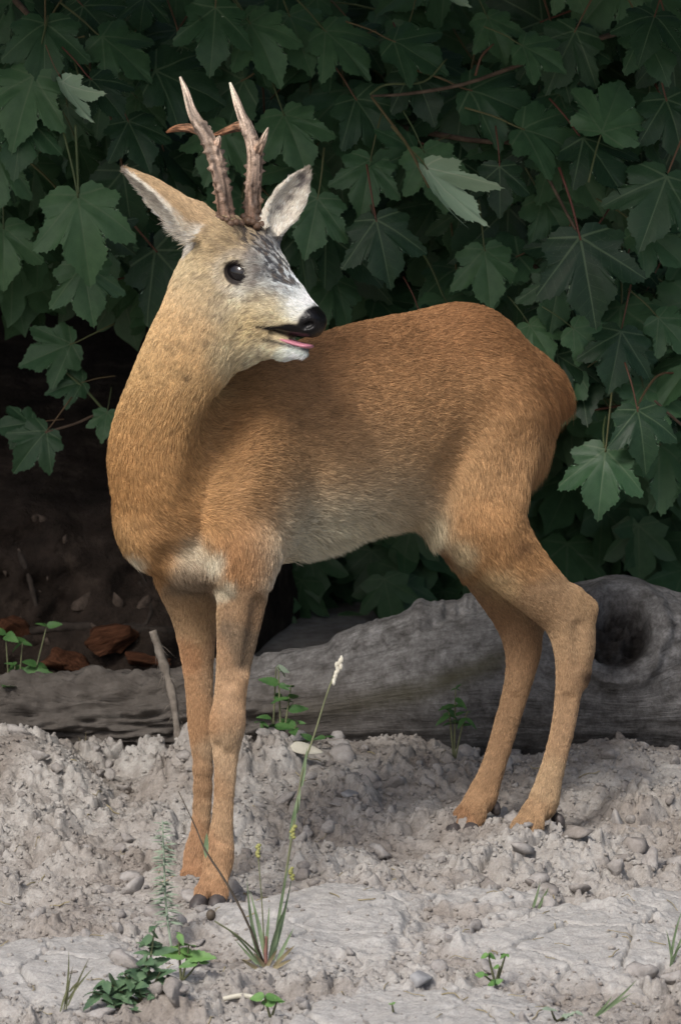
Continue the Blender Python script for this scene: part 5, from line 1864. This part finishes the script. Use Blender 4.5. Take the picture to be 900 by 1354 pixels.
def sprig(name, label, px, py, blades, mat, wd=0.004, cat='grass'):
    ft_ = drop(px, py)
    dd = (ft_ - CEN) @ FWD
    root = empty(name, ft_)
    tag(root, label, cat)
    for (x0, y0, x1, y1) in blades:
        a, b_ = W(x0, y0, dd), W(x1, y1, dd - 0.01)
        mb = MB()
        strip(mb, a, b_ - a, np.linalg.norm(b_ - a), wd, TOCAM + RGT * RNG.normal(0, 0.3), RNG.uniform(0, 0.25), 0.3, 7, side=RNG.normal(0, 0.08))
        mb.build('blade', mat, root)
    return root


sprig('grass_sprout', 'two short green grass blades in the middle right of the soil', 706, 1204, [(703, 1204, 716, 1165), (711, 1202, 726, 1168)], g_grass)
sprig('grass_sprig', 'thin grass sprig at the right edge of the picture', 888, 1275, [(886, 1275, 891, 1195), (888, 1275, 884, 1225), (889, 1272, 903, 1225), (885, 1278, 895, 1240)], g_grass, 0.0035)
sprig('weedy_grass', 'wiry grass sprig left of the bushy herb', 88, 1340, [(85, 1335, 100, 1250), (88, 1335, 92, 1268), (90, 1330, 118, 1262), (90, 1322, 122, 1275), (92, 1312, 108, 1290), (80, 1338, 92, 1292)], g_stem, 0.003)
sprig('leaning_grass', 'long grass blade leaning along the bottom edge on the right', 790, 1346, [(784, 1346, 838, 1308), (792, 1340, 850, 1298), (786, 1344, 815, 1318)], g_grass, 0.004)
sprig('dry_straw', 'dry straw bits on top of the left soil mound', 115, 990, [(114, 990, 112, 962), (116, 990, 121, 970), (113, 991, 104, 972)], g_dry, 0.0022)

# yellow bud by the mound
ft_ = drop(198, 990)
dd = (ft_ - CEN) @ FWD
bud = empty('yellow_bud', ft_)
tag(bud, 'small closed yellow flower bud beside the left mound', 'flower')
stemc(bud, [(*ft_, .0012), (*W(190, 975, dd), .0014), (*W(184, 966, dd), .0018)], g_stem)
vs, q = blob(W(182, 962, dd), frame(nz(UPV - 0.4 * RGT), RGT), (0.0042, 0.0042, 0.0085), 10, 8)
MB().add(vs, q).build('bud', g_yel, bud)

# bleached leaf, twig, pebble
p_ = drop(405, 1014, 0.026)
mb = MB()
strip(mb, p_ - RGT * 0.022 + UPV * 0.004, nz(RGT - 0.14 * UPV), 0.046, 0.020, UPV + TOCAM * 1.2, -0.10, 0.3, 10, shape=OVATE)
o = mb.build('fallen_leaf', g_cream)
so = o.modifiers.new('thickness', 'SOLIDIFY'); so.thickness = 0.0012
tag(o, 'bleached cream leaf lying on the soil behind the grass stalk', 'leaf')
A, B = drop(295, 1313, 0.006), drop(350, 1330, 0.006)
P = spline(np.array([(*A, .0030), (*(A * .6 + B * .4 + (0, 0, .005)), .0034), (*(A * .3 + B * .7 + (0, 0, .004)), .0032), (*B, .0026)]), 14)
o = MB().add(*tube(P[:, :3], P[:, 3], 7)).build('fallen_twig', g_cream)
tag(o, 'short pale twig lying below the grass tuft', 'twig')
stone_mat, nt, bs = new_mat('grey_pebble', 0.7, 0.25)
tc = N(nt, 'ShaderNodeTexCoord')
nt.links.new(ramp(nt, [(0.3, (0.24, 0.24, 0.245)), (0.7, (0.33, 0.33, 0.335))], tex_noise(nt, tc.outputs['Object'], 3, 5)), bs.inputs['Base Color'])
cv, cf = rock_shape(905, 3, 0.14, 0.72)
for px, py, s, lab in ((552, 1297, 0.021, 'rounded pale grey pebble among the slabs at the bottom'), (460, 1055, 0.017, 'flat grey stone on the soil right of the front legs')):
    o = link('pebble', mesh_np('pebble', cv, cf), stone_mat)
    o.location = drop(px, py, s * 0.35)
    o.scale = (s, s, s * (0.9 if px > 500 else 0.4))
    o.rotation_euler = (0.2, 0.1, 0.6)
    tag(o, lab, 'stone')

# dry straw, rootlets and leaf crumbs scattered over the soil
r = np.random.default_rng(19)
mb = MB()
for k in range(150):
    x, y = r.uniform(-0.6, 0.6), r.uniform(-0.9, 0.5)
    a, L_ = r.uniform(0, 6.28), r.uniform(0.008, 0.034)
    t = np.linspace(-0.5, 0.5, 5)
    pts = np.stack([x + math.cos(a) * L_ * t - math.sin(a) * 0.12 * L_ * np.sin(t * 5), y + math.sin(a) * L_ * t, 0 * t], 1)
    pts[:, 2] = gh(pts[:, 0], pts[:, 1]) + 0.0015 + 0.004 * r.random() * (t + 0.5)
    mb.tube(pts, np.full(5, r.uniform(0.0004, 0.0009)), 4)
litter = mb.build('soil_litter', g_dry, ground)
litter['kind'] = 'stuff'
